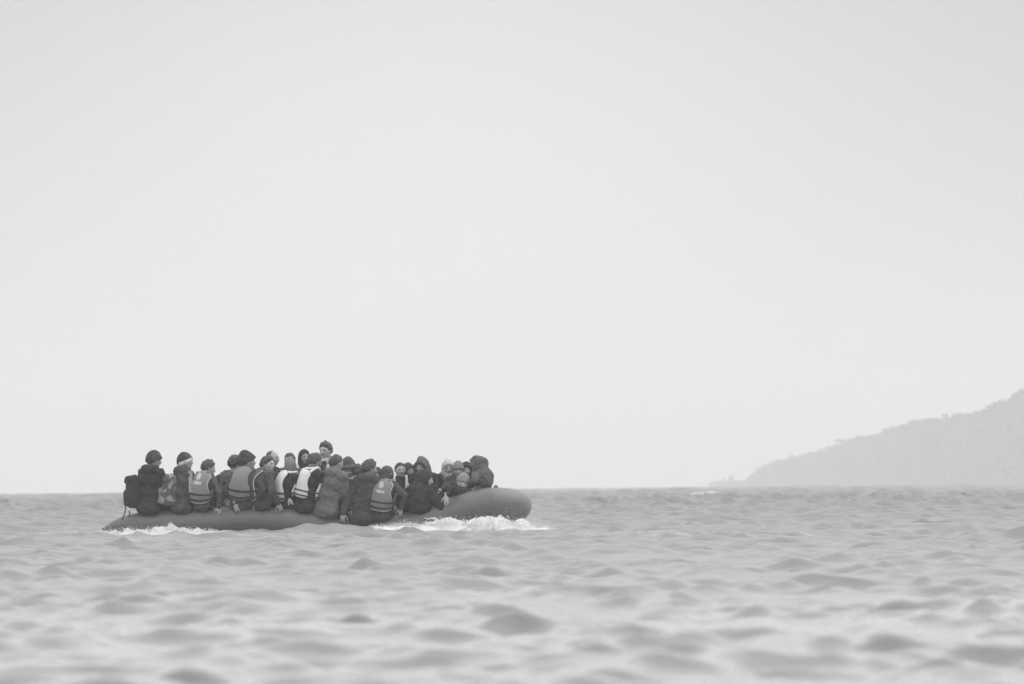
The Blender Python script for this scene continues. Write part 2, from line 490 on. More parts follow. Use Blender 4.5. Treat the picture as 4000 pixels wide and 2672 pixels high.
# scrub over the slope facing the sea
def scrub():
    r = np.random.default_rng(5); parts = []
    for q in range(1300):
        px = r.uniform(2960, 4250); Yr = ridge_Y(px); tp = ridge_point(px); H = tp[2]
        u = -r.uniform(0.02, 0.95); run = 20 + H * 3.2
        z = H * (1 - abs(u) ** 1.35)
        s = r.uniform(0.8, 2.4)
        V, F = leaf_cloud(12, s, s, s * 0.6, s * 0.25, 100 + q)
        parts.append((V + [tp[0], tp[1] + u * run, z + 0.3], F))
    V, F = join_parts(parts)
    o = link("hillside_scrub", mesh_np("hillside_scrub", V, F, M_LEAF, False))
    tag(o, "dense low scrub covering the slope of the headland", None, None, 'stuff')
scrub()
# buildings on the flat tip
M_PLASTER = material("old_plaster", 0.22, var=0.2, scale=0.6, bump=0)
M_DARK = material("dark_opening", 0.03, var=0.1, bump=0)
def tip_buildings():
    Y = ridge_Y(2857) - 4
    b = at(2857, 1878, Y)
    k = Y / PX
    w, h = 20 * k, 19 * k
    root = bpy.data.objects.new("ruined_building", None); COL.objects.link(root); root.location = (b[0], Y, b[2] - 0.5)
    tag(root, "faint square building on the flat low tip of the headland", "building")
    V, F = join_parts([box((0, 0, (h + .5) / 2), (w, w, h + .5)), box((-w * .28, 0, h + .75), (w * .3, w * .9, .5)), box((w * .3, 0, h + .7), (w * .25, w * .9, .4))])
    link("wall", mesh_np("wall", V, F, M_PLASTER, False), root)
    for sx in (-.25, .2):
        V, F = box((sx * w, -w / 2 - .01, h * .6), (w * .14, .06, h * .25)); link("window", mesh_np("window", V, F, M_DARK, False), root)
    Y = ridge_Y(2803); b = at(2803, 1878, Y - 4); k = Y / PX
    root = bpy.data.objects.new("beacon", None); COL.objects.link(root); root.location = (b[0], Y - 4, b[2] - 0.5)
    tag(root, "faint thin beacon post at the seaward end of the headland tip", "beacon")
    h = 19 * k + .5
    V, F = capsule((0, 0, 0), (0, 0, h), .16, .1, 8, 1); link("post", mesh_np("post", V, F, M_PLASTER), root)
    V, F = join_parts([capsule((0, 0, h), (0, 0, h + .35), .22, .2, 8, 1)]); link("lamp_housing", mesh_np("lamp_housing", V, F, M_DARK), root)
    Y = ridge_Y(2828) - 4; b = at(2828, 1878, Y); k = Y / PX
    V, F = join_parts([box((0, 0, .6), (9 * k, 1, 1.2)), (lambda v, f: (v * [5 * k, .6, .35] + [-.1, 0, 1.2], f))(*ICO1)])
    o = link("stone_heap", mesh_np("stone_heap", V, F if isinstance(F, list) else [F], M_PLASTER, False), None, (b[0], Y, b[2] - .5))
    tag(o, "low faint heap of masonry between the beacon and the square building", "masonry")
tip_buildings()

# ------------------------------------------------------------------ inflatable boat
M_TUBE = material("grey_rubber_fabric", 0.100, rough=0.4, spec=0.45, var=0.10, scale=1.3, bump=0.12, bscale=6.0)
M_SEAM = material("rubber_tape", 0.10, rough=0.5, spec=0.35, var=0.1, bump=0.05)
M_PLY = material("wet_plywood", 0.10, rough=0.6, var=0.3, scale=3, bump=0.1)
NEAR_Y, FAR_Y = 94.75, 96.35
# top edge of the near tube in the photograph (px, py), radius in m
TUBE = [(398, 2062, 0.03), (420, 2050, 0.07), (450, 2030, 0.13), (490, 2012, 0.18), (540, 2002, 0.215), (620, 1995, 0.235), (720, 1990, 0.245), (820, 1985, 0.25), (920, 1974, 0.25),
        (1000, 1976, 0.25), (1100, 1984, 0.25), (1200, 1992, 0.25), (1280, 2012, 0.25), (1370, 2030, 0.25), (1450, 2030, 0.25), (1540, 2014, 0.25), (1640, 1988, 0.255), (1740, 1950, 0.265), (1820, 1922, 0.27), (1890, 1908, 0.27)]
pts = []
for (px, py, r) in TUBE:
    p = at(px, py, NEAR_Y); pts.append((p[0], p[1], p[2] - r, r))
# bow curve
zb = pts[-1][2]
for (px, dyy, dz, r) in [(1935, 0.07, 0.012, 0.27), (1975, 0.22, 0.008, 0.27), (2003, 0.45, -0.01, 0.268), (2014, 0.80, -0.02, 0.266), (2003, 1.15, -0.02, 0.268), (1975, 1.38, -0.01, 0.27), (1935, 1.53, 0.0, 0.27)]:
    p = at(px, 1900, NEAR_Y + dyy); pts.append((p[0], p[1], zb + dz, r))
for (x, y, z, r) in reversed(pts[:len(TUBE)]):
    pts.append((x, FAR_Y, z + 0.03 * math.sin(x * 2.1), r))
pts = np.array(pts)
def catmull(P, n):
    out = []
    for i in range(len(P) - 1):
        p0 = P[max(i - 1, 0)]; p1 = P[i]; p2 = P[i + 1]; p3 = P[min(i + 2, len(P) - 1)]
        for k in range(n):
            t_ = k / n
            out.append(0.5 * ((2 * p1) + (-p0 + p2) * t_ + (2 * p0 - 5 * p1 + 4 * p2 - p3) * t_ ** 2 + (-p0 + 3 * p1 - 3 * p2 + p3) * t_ ** 3))
    out.append(P[-1]); return np.array(out)
path = catmull(pts, 7)
def sweep(path, seg=32, rscale=1.0, a0=0.0, a1=2 * math.pi, closed=True, roff=0.0):
    T = np.gradient(path[:, :3], axis=0); T /= np.linalg.norm(T, axis=1)[:, None]
    side = np.cross(T, [0, 0, 1.0]); side /= np.linalg.norm(side, axis=1)[:, None]
    up = np.cross(side, T)
    an = np.linspace(a0, a1, seg, endpoint=not closed)
    V = path[:, None, :3] + (side[:, None] * np.cos(an)[None, :, None] + up[:, None] * np.sin(an)[None, :, None]) * (path[:, 3] * rscale + roff)[:, None, None]
    n = len(path); i = np.arange(n * seg).reshape(n, seg)
    if closed:
        j = np.roll(i, -1, 1); F = np.stack([i[:-1], j[:-1], j[1:], i[1:]], -1).reshape(-1, 4)
    else:
        F = np.stack([i[:-1, :-1], i[:-1, 1:], i[1:, 1:], i[1:, :-1]], -1).reshape(-1, 4)
    return V.reshape(-1, 3), F
BO = np.array([-3.2, 95.55, 0.1])
boat = bpy.data.objects.new("inflatable_boat", None); COL.objects.link(boat); boat.location = BO
tag(boat, "long overloaded grey inflatable rubber boat low in the water, blunt bow raised", "boat")
TOPZ = lambda x: float(np.interp(x, path[:len(TUBE) * 7 - 6, 0], path[:len(TUBE) * 7 - 6, 2] + path[:len(TUBE) * 7 - 6, 3]))
def bpart(name, V, F, mat, smooth=True, parent=None):
    return link(name, mesh_np(name, np.asarray(V) - BO, F, mat, smooth), parent or boat)
V, F = sweep(path)
# soft dents and sag of an under-inflated tube
V = V + (smooth_noise(V[:, 0], V[:, 2] * 2 + V[:, 1], 8, 16, 0.5, 2.0) * 0.008)[:, None] * np.array([0.2, 0.5, 0.6])
# end caps
n_ = len(V) // 32
capA = np.array([[0, k + 1, k] for k in range(1, 31)]); capB = capA[:, ::-1] + (n_ - 1) * 32
tube = bpart("tube", V, [F, np.vstack([capA, capB])], M_TUBE)
# glued seam bands
for px in (540, 760, 1010, 1262, 1500, 1735, 1905):
    x = at(px, 1990, NEAR_Y)[0]
    i = int(np.argmin(np.abs(path[:(len(TUBE) + 1) * 7, 0] - x)))
    V, F = sweep(path[i - 1:i + 2][[0, 0, 1, 2, 2]] * 1.0, 28, 1.0, roff=0.0035)
    sub = path[i - 1:i + 2].copy(); mid = sub[1]; d = (sub[2] - sub[0]); d /= np.linalg.norm(d[:3]); 
    sub = np.array([mid - d * 0.015, mid, mid + d * 0.015]); V, F = sweep(sub, 28, 1.0, roff=0.0035)
    bpart("seam", V, F, M_SEAM)
# valve on the bow
p = at(1937, 1903, NEAR_Y + 0.07)
V, F = join_parts([capsule(p + [0, 0, -0.03], p + [0, 0, 0.004], 0.04, 0.038, 12, 2), capsule(p + [0, 0, 0.0], p + [0, 0, 0.012], 0.02, 0.02, 12, 2)])
bpart("bow_valve", V, F, M_SEAM)
# floor boards and transom
xs = np.linspace(at(520, 2000, 95.5)[0], at(1900, 2000, 95.5)[0], 13)
for a, b in zip(xs[:-1], xs[1:]):
    zz = TOPZ((a + b) / 2) - 0.40
    V, F = box(((a + b) / 2, 95.55, zz), (b - a - 0.01, 1.3, 0.02)); bpart("floor_board", V, F, M_PLY, False)
xt = at(560, 2000, 95.5)[0]
V, F = box((xt, 95.55, TOPZ(xt) - 0.22), (0.05, 1.25, 0.42)); bpart("transom", V, F, M_PLY, False)
# mooring line trailing over the stern quarter
def rope(points, r, seg=6):
    P = catmull(np.array([list(p) + [r] for p in points]), 5); return sweep(P, seg)
# ------------------------------------------------------------------ body building
def rot_frame(az, pitch=0.0, roll=0.0):
    """columns: right, forward, up.  az 0 = looking away from the viewer, 90 = towards the bow"""
    a = math.radians(az)
    f = np.array([math.sin(a), math.cos(a), 0.0]); r = np.array([f[1], -f[0], 0.0]); u = np.array([0, 0, 1.0])
    p = math.radians(pitch); f2 = f * math.cos(p) + u * math.sin(p); u2 = -f * math.sin(p) + u * math.cos(p)
    q = math.radians(roll); r3 = r * math.cos(q) + u2 * math.sin(q); u3 = -r * math.sin(q) + u2 * math.cos(q)
    return np.stack([r3, f2, u3], 1)
def ellipsoid(c, fr, rad, src=None):
    V, F = src or ICO2
    return np.asarray(c) + (V * rad) @ fr.T, F

JOBS = []
def voxel(parts, size, smooth=2, key=None):
    """queue a union of closed shapes to be fused into one continuous surface"""
    V, F = join_parts(parts)
    me = mesh_np("fuse", V, F)
    o = bpy.data.objects.new("fuse", me); COL.objects.link(o)
    m = o.modifiers.new("r", 'REMESH'); m.mode = 'VOXEL'; m.voxel_size = size; m.use_smooth_shade = True
    if smooth:
        s = o.modifiers.new("s", 'SMOOTH'); s.factor = 0.5; s.iterations = smooth
    JOBS.append((key, o))
    return key
def run_jobs():
    dg = bpy.context.evaluated_depsgraph_get(); dg.update()
    res = {}
    for key, o in JOBS:
        me = bpy.data.meshes.new_from_object(o.evaluated_get(dg))
        V = np.zeros(len(me.vertices) * 3, np.float32); me.vertices.foreach_get('co', V); V = V.reshape(-1, 3).astype(float)
        me.calc_loop_triangles()
        nl = len(me.loops); vi = np.zeros(nl, np.int32); me.loops.foreach_get('vertex_index', vi)
        lt = np.zeros(len(me.polygons), np.int32); me.polygons.foreach_get('loop_total', lt)
        if (lt == 4).all(): F = [vi.reshape(-1, 4)]
        else:
            st = np.zeros(len(lt), np.int32); me.polygons.foreach_get('loop_start', st)
            F = []
            for k in (3, 4):
                s_ = st[lt == k]
                if len(s_): F.append(vi[s_[:, None] + np.arange(k)])
        res[key] = (V, F)
        src = o.data
        bpy.data.objects.remove(o); bpy.data.meshes.remove(me); bpy.data.meshes.remove(src)
    JOBS.clear()
    return res

# ---- head: one radial surface with face relief (local: x right, y forward, z up)
def gauss(D, c, w):
    c = np.array(c, float); c /= np.linalg.norm(c)
    return np.exp(-(np.linalg.norm(D - c, axis=1) / w) ** 2)
HR = np.array([0.076, 0.096, 0.116])
def head_radius(D):
    r = 1.0 / np.sqrt(((D / HR) ** 2).sum(1))
    low = np.clip(-D[:, 2], 0, 1)
    r = r * (1 - 0.12 * low * np.abs(D[:, 0]))
    r = r + 0.012 * gauss(D, (0, -0.8, 0.35), 0.6)
    r += 0.024 * gauss(D, (0, 1, -0.20), 0.13) + 0.012 * gauss(D, (0, 1, -0.02), 0.10)
    for s in (-1, 1):
        r += 0.005 * gauss(D, (0.33 * s, 0.9, 0.26), 0.18)
        r -= 0.013 * gauss(D, (0.34 * s, 0.92, 0.07), 0.15)
        r += 0.006 * gauss(D, (0.5 * s, 0.8, -0.18), 0.2)
        r += 0.026 * gauss(D, (1.0 * s, -0.12, -0.02), 0.17)
        r -= 0.006 * gauss(D, (0.6 * s, 0.5, -0.55), 0.25)
    r += 0.006 * gauss(D, (0, 0.93, -0.47), 0.12) - 0.005 * gauss(D, (0, 0.93, -0.58), 0.07)
    r += 0.010 * gauss(D, (0, 0.78, -0.78), 0.2)
    return r
IV4, IF4 = ICO4
IV5, IF5 = ico(5)
HEADV = IV5 * head_radius(IV5)[:, None]; HEADF = IF5
def hn(D, seed, freq, n=14):
    r = np.random.default_rng(seed); o = np.zeros(len(D))
    for i in range(n):
        k = r.normal(0, freq, 3); o += np.sin(D @ k + r.uniform(0, 6.28))
    return o / math.sqrt(n)
def hair_shape(seed, kind):
    D = IV4.copy(); r0 = head_radius_smooth(D)
    if kind == 'hair':     g = D[:, 2] - 0.70 * D[:, 1] - 0.03 + 0.22 * D[:, 0] ** 2 + 0.06 * hn(D, seed, 6); th = 0.015
    elif kind == 'crop':   g = D[:, 2] - 0.66 * D[:, 1] - 0.10 + 0.16 * D[:, 0] ** 2 + 0.03 * hn(D, seed, 6); th = 0.009
    elif kind == 'bald':   g = -D[:, 1] * 0.9 + D[:, 2] * 0.25 - 0.05 + 0.06 * hn(D, seed, 5) ; th = 0.010
    elif kind == 'long':   g = 0.55 * D[:, 2] - 0.95 * D[:, 1] + 0.10 + 0.05 * hn(D, seed, 6); th = 0.022
    w = 1 / (1 + np.exp(-g / 0.06))
    th = th * (0.25 + 1.0 * np.clip(g / 0.45, 0, 1))
    out = r0 + th * (1 + 0.35 * hn(D, seed + 1, 9) + 0.25 * hn(D, seed + 2, 22)) + (0.010 * gauss(D, (0, 0.25, 1), 0.6) if kind == 'hair' else 0)
    r = w * out + (1 - w) * (r0 - 0.022)
    return D * r[:, None], IF4
def head_radius_smooth(D):
    r = 1.0 / np.sqrt(((D / (HR + 0.001)) ** 2).sum(1))
    return r + 0.012 * gauss(D, (0, -0.8, 0.35), 0.6)
def cap_shape(seed, kind):
    D = IV4.copy(); r0 = head_radius_smooth(D)
    if kind == 'beanie':
        g = D[:, 2] - 0.30 * D[:, 1] + 0.02; top = 0.020 + 0.022 * gauss(D, (0, -0.25, 1), 0.55)
        band = np.exp(-((g - 0.13) / 0.10) ** 2) * 0.007
        rib = 0.0015 * np.sin(40 * np.arctan2(D[:, 0], D[:, 1]))
        out = r0 + top + band + rib + 0.004 * hn(D, seed, 4)
    elif kind == 'lumpy':
        g = D[:, 2] - 0.25 * D[:, 1] - 0.04; top = 0.026 + 0.04 * gauss(D, (0.1, -0.35, 1), 0.45) + 0.02 * gauss(D, (-.2, -0.9, .4), 0.4)
        out = r0 + top + 0.007 * hn(D, seed, 6)
    elif kind == 'knit_hood':    # balaclava-like grey knit
        c = (D @ np.array([0, 0.985, -0.17])); g = 0.70 - c
        out = r0 + 0.017 + 0.02 * gauss(D, (0, -0.2, 1), 0.6) + 0.005 * hn(D, seed, 6)
    w = 1 / (1 + np.exp(-g / 0.035))
    r = w * out + (1 - w) * (r0 - 0.022)
    return D * r[:, None], IF4
def hood_shape(seed, size=1.0, peak=0.0, open_=0.72):
    D = IV4.copy(); r0 = head_radius_smooth(D)
    c = D @ np.array([0, 0.97, -0.24]); g = open_ - c
    out = r0 + 0.036 * size + 0.014 * size * hn(D, seed, 3.2, 8) + 0.018 * size * gauss(D, (0, -0.75, 0.55), 0.6) + 0.022 * gauss(D, (0, -0.4, -0.9), 0.6) + peak * gauss(D, (0, -0.9, 0.4), 0.4)
    out += 0.02 * np.exp(-((g - 0.10) / 0.10) ** 2) * size
    out += 0.004 * np.abs(np.sin(D @ np.array([9, 14, 5]) + seed))
    w = 1 / (1 + np.exp(-g / 0.035))
    r = w * out + (1 - w) * (r0 - 0.024)
    return D * r[:, None], IF4

# ---- hand: palm, four unequal fingers, thumb (local: x along the fingers, y towards the thumb, z back of the hand)
def hand_parts(curl):
    P = [ellipsoid((0.045, 0, 0), np.eye(3), (0.052, 0.040, 0.017)), capsule((-0.03, 0, 0), (0.02, 0, 0), 0.026, 0.028, 10, 2)]
    for k, (y, L, r) in enumerate([(0.030, 0.070, 0.0088), (0.010, 0.078, 0.009), (-0.010, 0.072, 0.0086), (-0.029, 0.056, 0.0078)]):
        p = np.array([0.080, y, 0.0]); a = 0.05; spread = y * 3.2
        for q, fl in enumerate((0.46, 0.30, 0.24)):
            a += curl * (0.6 if q == 0 else 1.0)
            d = np.array([math.cos(a) * math.cos(spread), math.cos(a) * math.sin(spread), -math.sin(a)])
            p2 = p + d * L * fl
            P.append(capsule(p, p2, r, r * 0.92, 8, 2)); p = p2; r *= 0.93
    p = np.array([0.02, 0.030, -0.004])
    for d, L, r in (((0.62, 0.75, -0.15), 0.038, 0.012), ((0.85, 0.5, -0.2), 0.030, 0.0105), ((0.95, 0.25, -0.2), 0.024, 0.009)):
        d = np.array(d); d = d / np.linalg.norm(d); p2 = p + d * L; P.append(capsule(p, p2, r, r * 0.92, 8, 2)); p = p2
    return P
voxel(hand_parts(0.42), 0.0045, 1, 'hand_relaxed'); voxel(hand_parts(0.10), 0.0045, 1, 'hand_flat'); voxel(hand_parts(0.95), 0.0045, 1, 'hand_grip')
HANDS = run_jobs()

def ik(S, T, l1, l2, hint):
    d = T - S; L = np.linalg.norm(d)
    if L > (l1 + l2) * 0.985: T = S + d / L * (l1 + l2) * 0.985; d = T - S; L = np.linalg.norm(d)
    if L < 0.12: L = 0.12
    dn = d / np.linalg.norm(d)
    a = (l1 * l1 - l2 * l2 + L * L) / (2 * L); h = math.sqrt(max(l1 * l1 - a * a, 0))
    hv = hint - dn * (hint @ dn); hv /= (np.linalg.norm(hv) + 1e-9)
    return S + dn * a + hv * h, T

# ------------------------------------------------------------------ cloth, skin, hair
def cloth(g, **k):
    d = dict(rough=0.9, spec=0.15, var=0.22, scale=7.0, bump=0.5, bscale=22.0); d.update(k)
    return material("cloth", g, **d)
M_BLACK = cloth(0.030); M_NAVY = cloth(0.04, rough=0.6, spec=0.4); M_CHAR = cloth(0.052); M_GREY = cloth(0.085)
M_MID = cloth(0.115); M_LIGHTG = cloth(0.22); M_NYLON = cloth(0.07, rough=0.45, spec=0.5)
M_TROU = cloth(0.032); M_SHOE = cloth(0.04)
M_KNIT = cloth(0.16, bscale=70, bump=0.8); M_KNITL = cloth(0.20, bscale=70, bump=0.8); M_KNITD = cloth(0.04, bscale=70, bump=0.8)
M_VEST = cloth(0.18, var=0.1, bump=0.25); M_VESTD = cloth(0.09, var=0.1, bump=0.25); M_WHITE = cloth(0.62, var=0.06, bump=0.25)
M_PIPE = cloth(0.45, var=0.05, bump=0.0); M_STRAP = cloth(0.035, var=0.05, bump=0.0); M_PRINT = material("white_print", 0.6, var=0.05, bump=0)
M_HAIR = material("dark_hair", 0.035, rough=0.6, spec=0.4, var=0.4, scale=30, bump=0.6, bscale=90)
M_SKIN = [material("skin", g, rough=0.55, spec=0.35, var=0.07, scale=20, bump=0.0) for g in (0.22, 0.28, 0.33)]
M_EYE = material("dark_eye", 0.03, rough=0.3, var=0, bump=0); M_BROW = material("eyebrow", 0.05, var=0, bump=0); M_LIP = material("lips", 0.10, var=0, bump=0)
def pattern_mat(name, lo, hi, scale, stripes=False):
    m = bpy.data.materials.new(name); m.use_nodes = True; t = m.node_tree; b = t.nodes['Principled BSDF']
    b.inputs['Roughness'].default_value = 0.9; b.inputs['Specular IOR Level'].default_value = 0.1
    tcn = N(t, 'ShaderNodeTexCoord')
    if stripes:
        w = N(t, 'ShaderNodeTexWave'); w.inputs['Scale'].default_value = scale; w.inputs['Distortion'].default_value = 11.0; w.inputs['Detail'].default_value = 2
        t.links.new(tcn.outputs['Object'], w.inputs['Vector']); src = w.outputs['Fac']
    else:
        w = N(t, 'ShaderNodeTexVoronoi'); w.inputs['Scale'].default_value = scale
        t.links.new(tcn.outputs['Object'], w.inputs['Vector']); 
        sc = N(t, 'ShaderNodeSeparateColor'); t.links.new(w.outputs['Color'], sc.inputs[0]); src = sc.outputs[0]
    r = N(t, 'ShaderNodeMapRange'); r.inputs[1].default_value = 0.35; r.inputs[2].default_value = 0.65; r.inputs[3].default_value = lo; r.inputs[4].default_value = hi
    t.links.new(src, r.inputs[0]); c = N(t, 'ShaderNodeCombineColor')
    for i in range(3): t.links.new(r.outputs[0], c.inputs[i])
    t.links.new(c.outputs[0], b.inputs['Base Color']); return m
M_SCARF = pattern_mat("patterned_scarf", 0.16, 0.66, 21, True)
M_KEFF = pattern_mat("woven_scarf", 0.16, 0.62, 55)
M_CAMO = pattern_mat("patterned_canvas", 0.09, 0.24, 11)

# lettering on the life jackets
def text_mesh(s):
    cu = bpy.data.curves.new("lettering", 'FONT'); cu.body = s; cu.align_x = 'CENTER'; cu.align_y = 'CENTER'; cu.size = 1.0; cu.offset = 0.02; cu.resolution_u = 2
    o = bpy.data.objects.new("lettering", cu); COL.objects.link(o)
    dg = bpy.context.evaluated_depsgraph_get(); dg.update()
    me = bpy.data.meshes.new_from_object(o.evaluated_get(dg))
    bm = bmesh.new(); bm.from_mesh(me); bmesh.ops.triangulate(bm, faces=bm.faces)
    V = np.array([v.co[:] for v in bm.verts]); F = np.array([[v.index for v in f.verts] for f in bm.faces]); bm.free()
    bpy.data.objects.remove(o); bpy.data.meshes.remove(me)
    return V[:, :2], F
LETV, LETF = text_mesh("YAMAHA")
LETV = LETV / (LETV[:, 0].max() - LETV[:, 0].min()); LETV[:, 1] *= 1.35

PEOPLE = []
def lerp_prof(t, P):
    return np.interp(t, [p[0] for p in P], [p[1] for p in P])
class Torso:
    def __init__(s, P, Nk, fr, bow, sc, puff):
        s.P, s.N, s.sc, s.puff = P, Nk, sc, puff
        s.r = fr[:, 0]; f = fr[:, 1]; s.f = f
        s.M = (P + Nk) / 2 - f * bow
        s.L = np.linalg.norm(Nk - P)
    def c(s, t):
        t = np.asarray(t, float)[..., None]
        return (1 - t) ** 2 * s.P + 2 * t * (1 - t) * (2 * s.M - (s.P + s.N) / 2) + t * t * s.N if True else 0
    def frame(s, t):
        d = s.c(t + 0.02) - s.c(t - 0.02); d /= np.linalg.norm(d, axis=-1, keepdims=True)
        r = s.r - d * (d @ s.r)[..., None]; r /= np.linalg.norm(r, axis=-1, keepdims=True)
        f = np.cross(d, r); return r, f, d
    def surf(s, th, t, off):
        a = lerp_prof(t, [(-.1, .19), (0, .19), (.33, .178), (.66, .192), (.88, .185), (1.0, .13), (1.1, .10)]) * s.sc + s.puff + off
        b = lerp_prof(t, [(-.1, .15), (0, .15), (.33, .138), (.66, .142), (.88, .128), (1.0, .105), (1.1, .09)]) * s.sc + s.puff + off
        r, f, d = s.frame(t)
        return s.c(t) + r * (a * np.cos(th))[..., None] + f * (b * np.sin(th))[..., None]

def vest_panel(T, thc, wfun, t0, t1, thick, nu=18, nv=22, skew=0.0):
    u = np.linspace(-1, 1, nu); v = np.linspace(0, 1, nv)
    U, Vv = np.meshgrid(u, v)
    W = wfun(Vv)
    # rounded bottom and top corners
    th = thc + U * W + skew * Vv
    t = t0 + (t1 - t0) * (Vv + 0.05 * (U ** 4) * (1 - 2 * Vv))
    dome = thick * (1 - 0.55 * np.abs(U) ** 5) * (1 - 0.5 * np.abs(2 * Vv - 1) ** 9)
    # quilted channels
    dome = dome - 0.006 * np.exp(-((Vv - 0.42) / 0.02) ** 2)
    out = T.surf(th.ravel(), t.ravel(), 0.0)  # base
    n_off = 0.012
    outer = T.surf(th.ravel(), t.ravel(), (n_off + dome).ravel()); innr = T.surf(th.ravel(), t.ravel(), np.full(th.size, n_off - 0.004))
    n = nu * nv; i = np.arange(n).reshape(nv, nu)
    F = [np.stack([i[:-1, :-1], i[:-1, 1:], i[1:, 1:], i[1:, :-1]], -1).reshape(-1, 4)]
    F.append(F[0][:, ::-1] + n)
    loop = np.concatenate([i[0, :], i[1:, -1], i[-1, -2::-1], i[-2:0:-1, 0]])
    l2 = np.roll(loop, -1)
    F.append(np.stack([loop, loop + n, l2 + n, l2], -1))
    edge = T.surf(th.ravel(), t.ravel(), (n_off + dome * 0.8).ravel())[loop]
    return (np.vstack([outer, innr]), np.vstack(F)), edge
def tube_along(P, r, seg=6, closed=False):
    P = np.asarray(P); 
    if closed: P = np.vstack([P, P[:1]])
    rr = np.full((len(P), 1), r) if np.isscalar(r) else np.asarray(r)[:, None]
    T = np.gradient(P, axis=0); T /= (np.linalg.norm(T, axis=1)[:, None] + 1e-9)
    ref = np.array([0.31, 0.2, 0.93]); side = np.cross(T, ref); side /= (np.linalg.norm(side, axis=1)[:, None] + 1e-9); up = np.cross(side, T)
    an = np.arange(seg) * 2 * math.pi / seg
    V = P[:, None] + (side[:, None] * np.cos(an)[None, :, None] + up[:, None] * np.sin(an)[None, :, None]) * rr[:, :, None]
    i = np.arange(len(P) * seg).reshape(len(P), seg); j = np.roll(i, -1, 1)
    F = np.stack([i[:-1], j[:-1], j[1:], i[1:]], -1).reshape(-1, 4)
    F = [F, np.array([[i[0, 0], i[0, k], i[0, k + 1]] for k in range(1, seg - 1)] + [[i[-1, 0], i[-1, k + 1], i[-1, k]] for k in range(1, seg - 1)])]
    return V.reshape(-1, 3), np.vstack([F[0][:, [0, 1, 2]], F[0][:, [0, 2, 3]], F[1]])

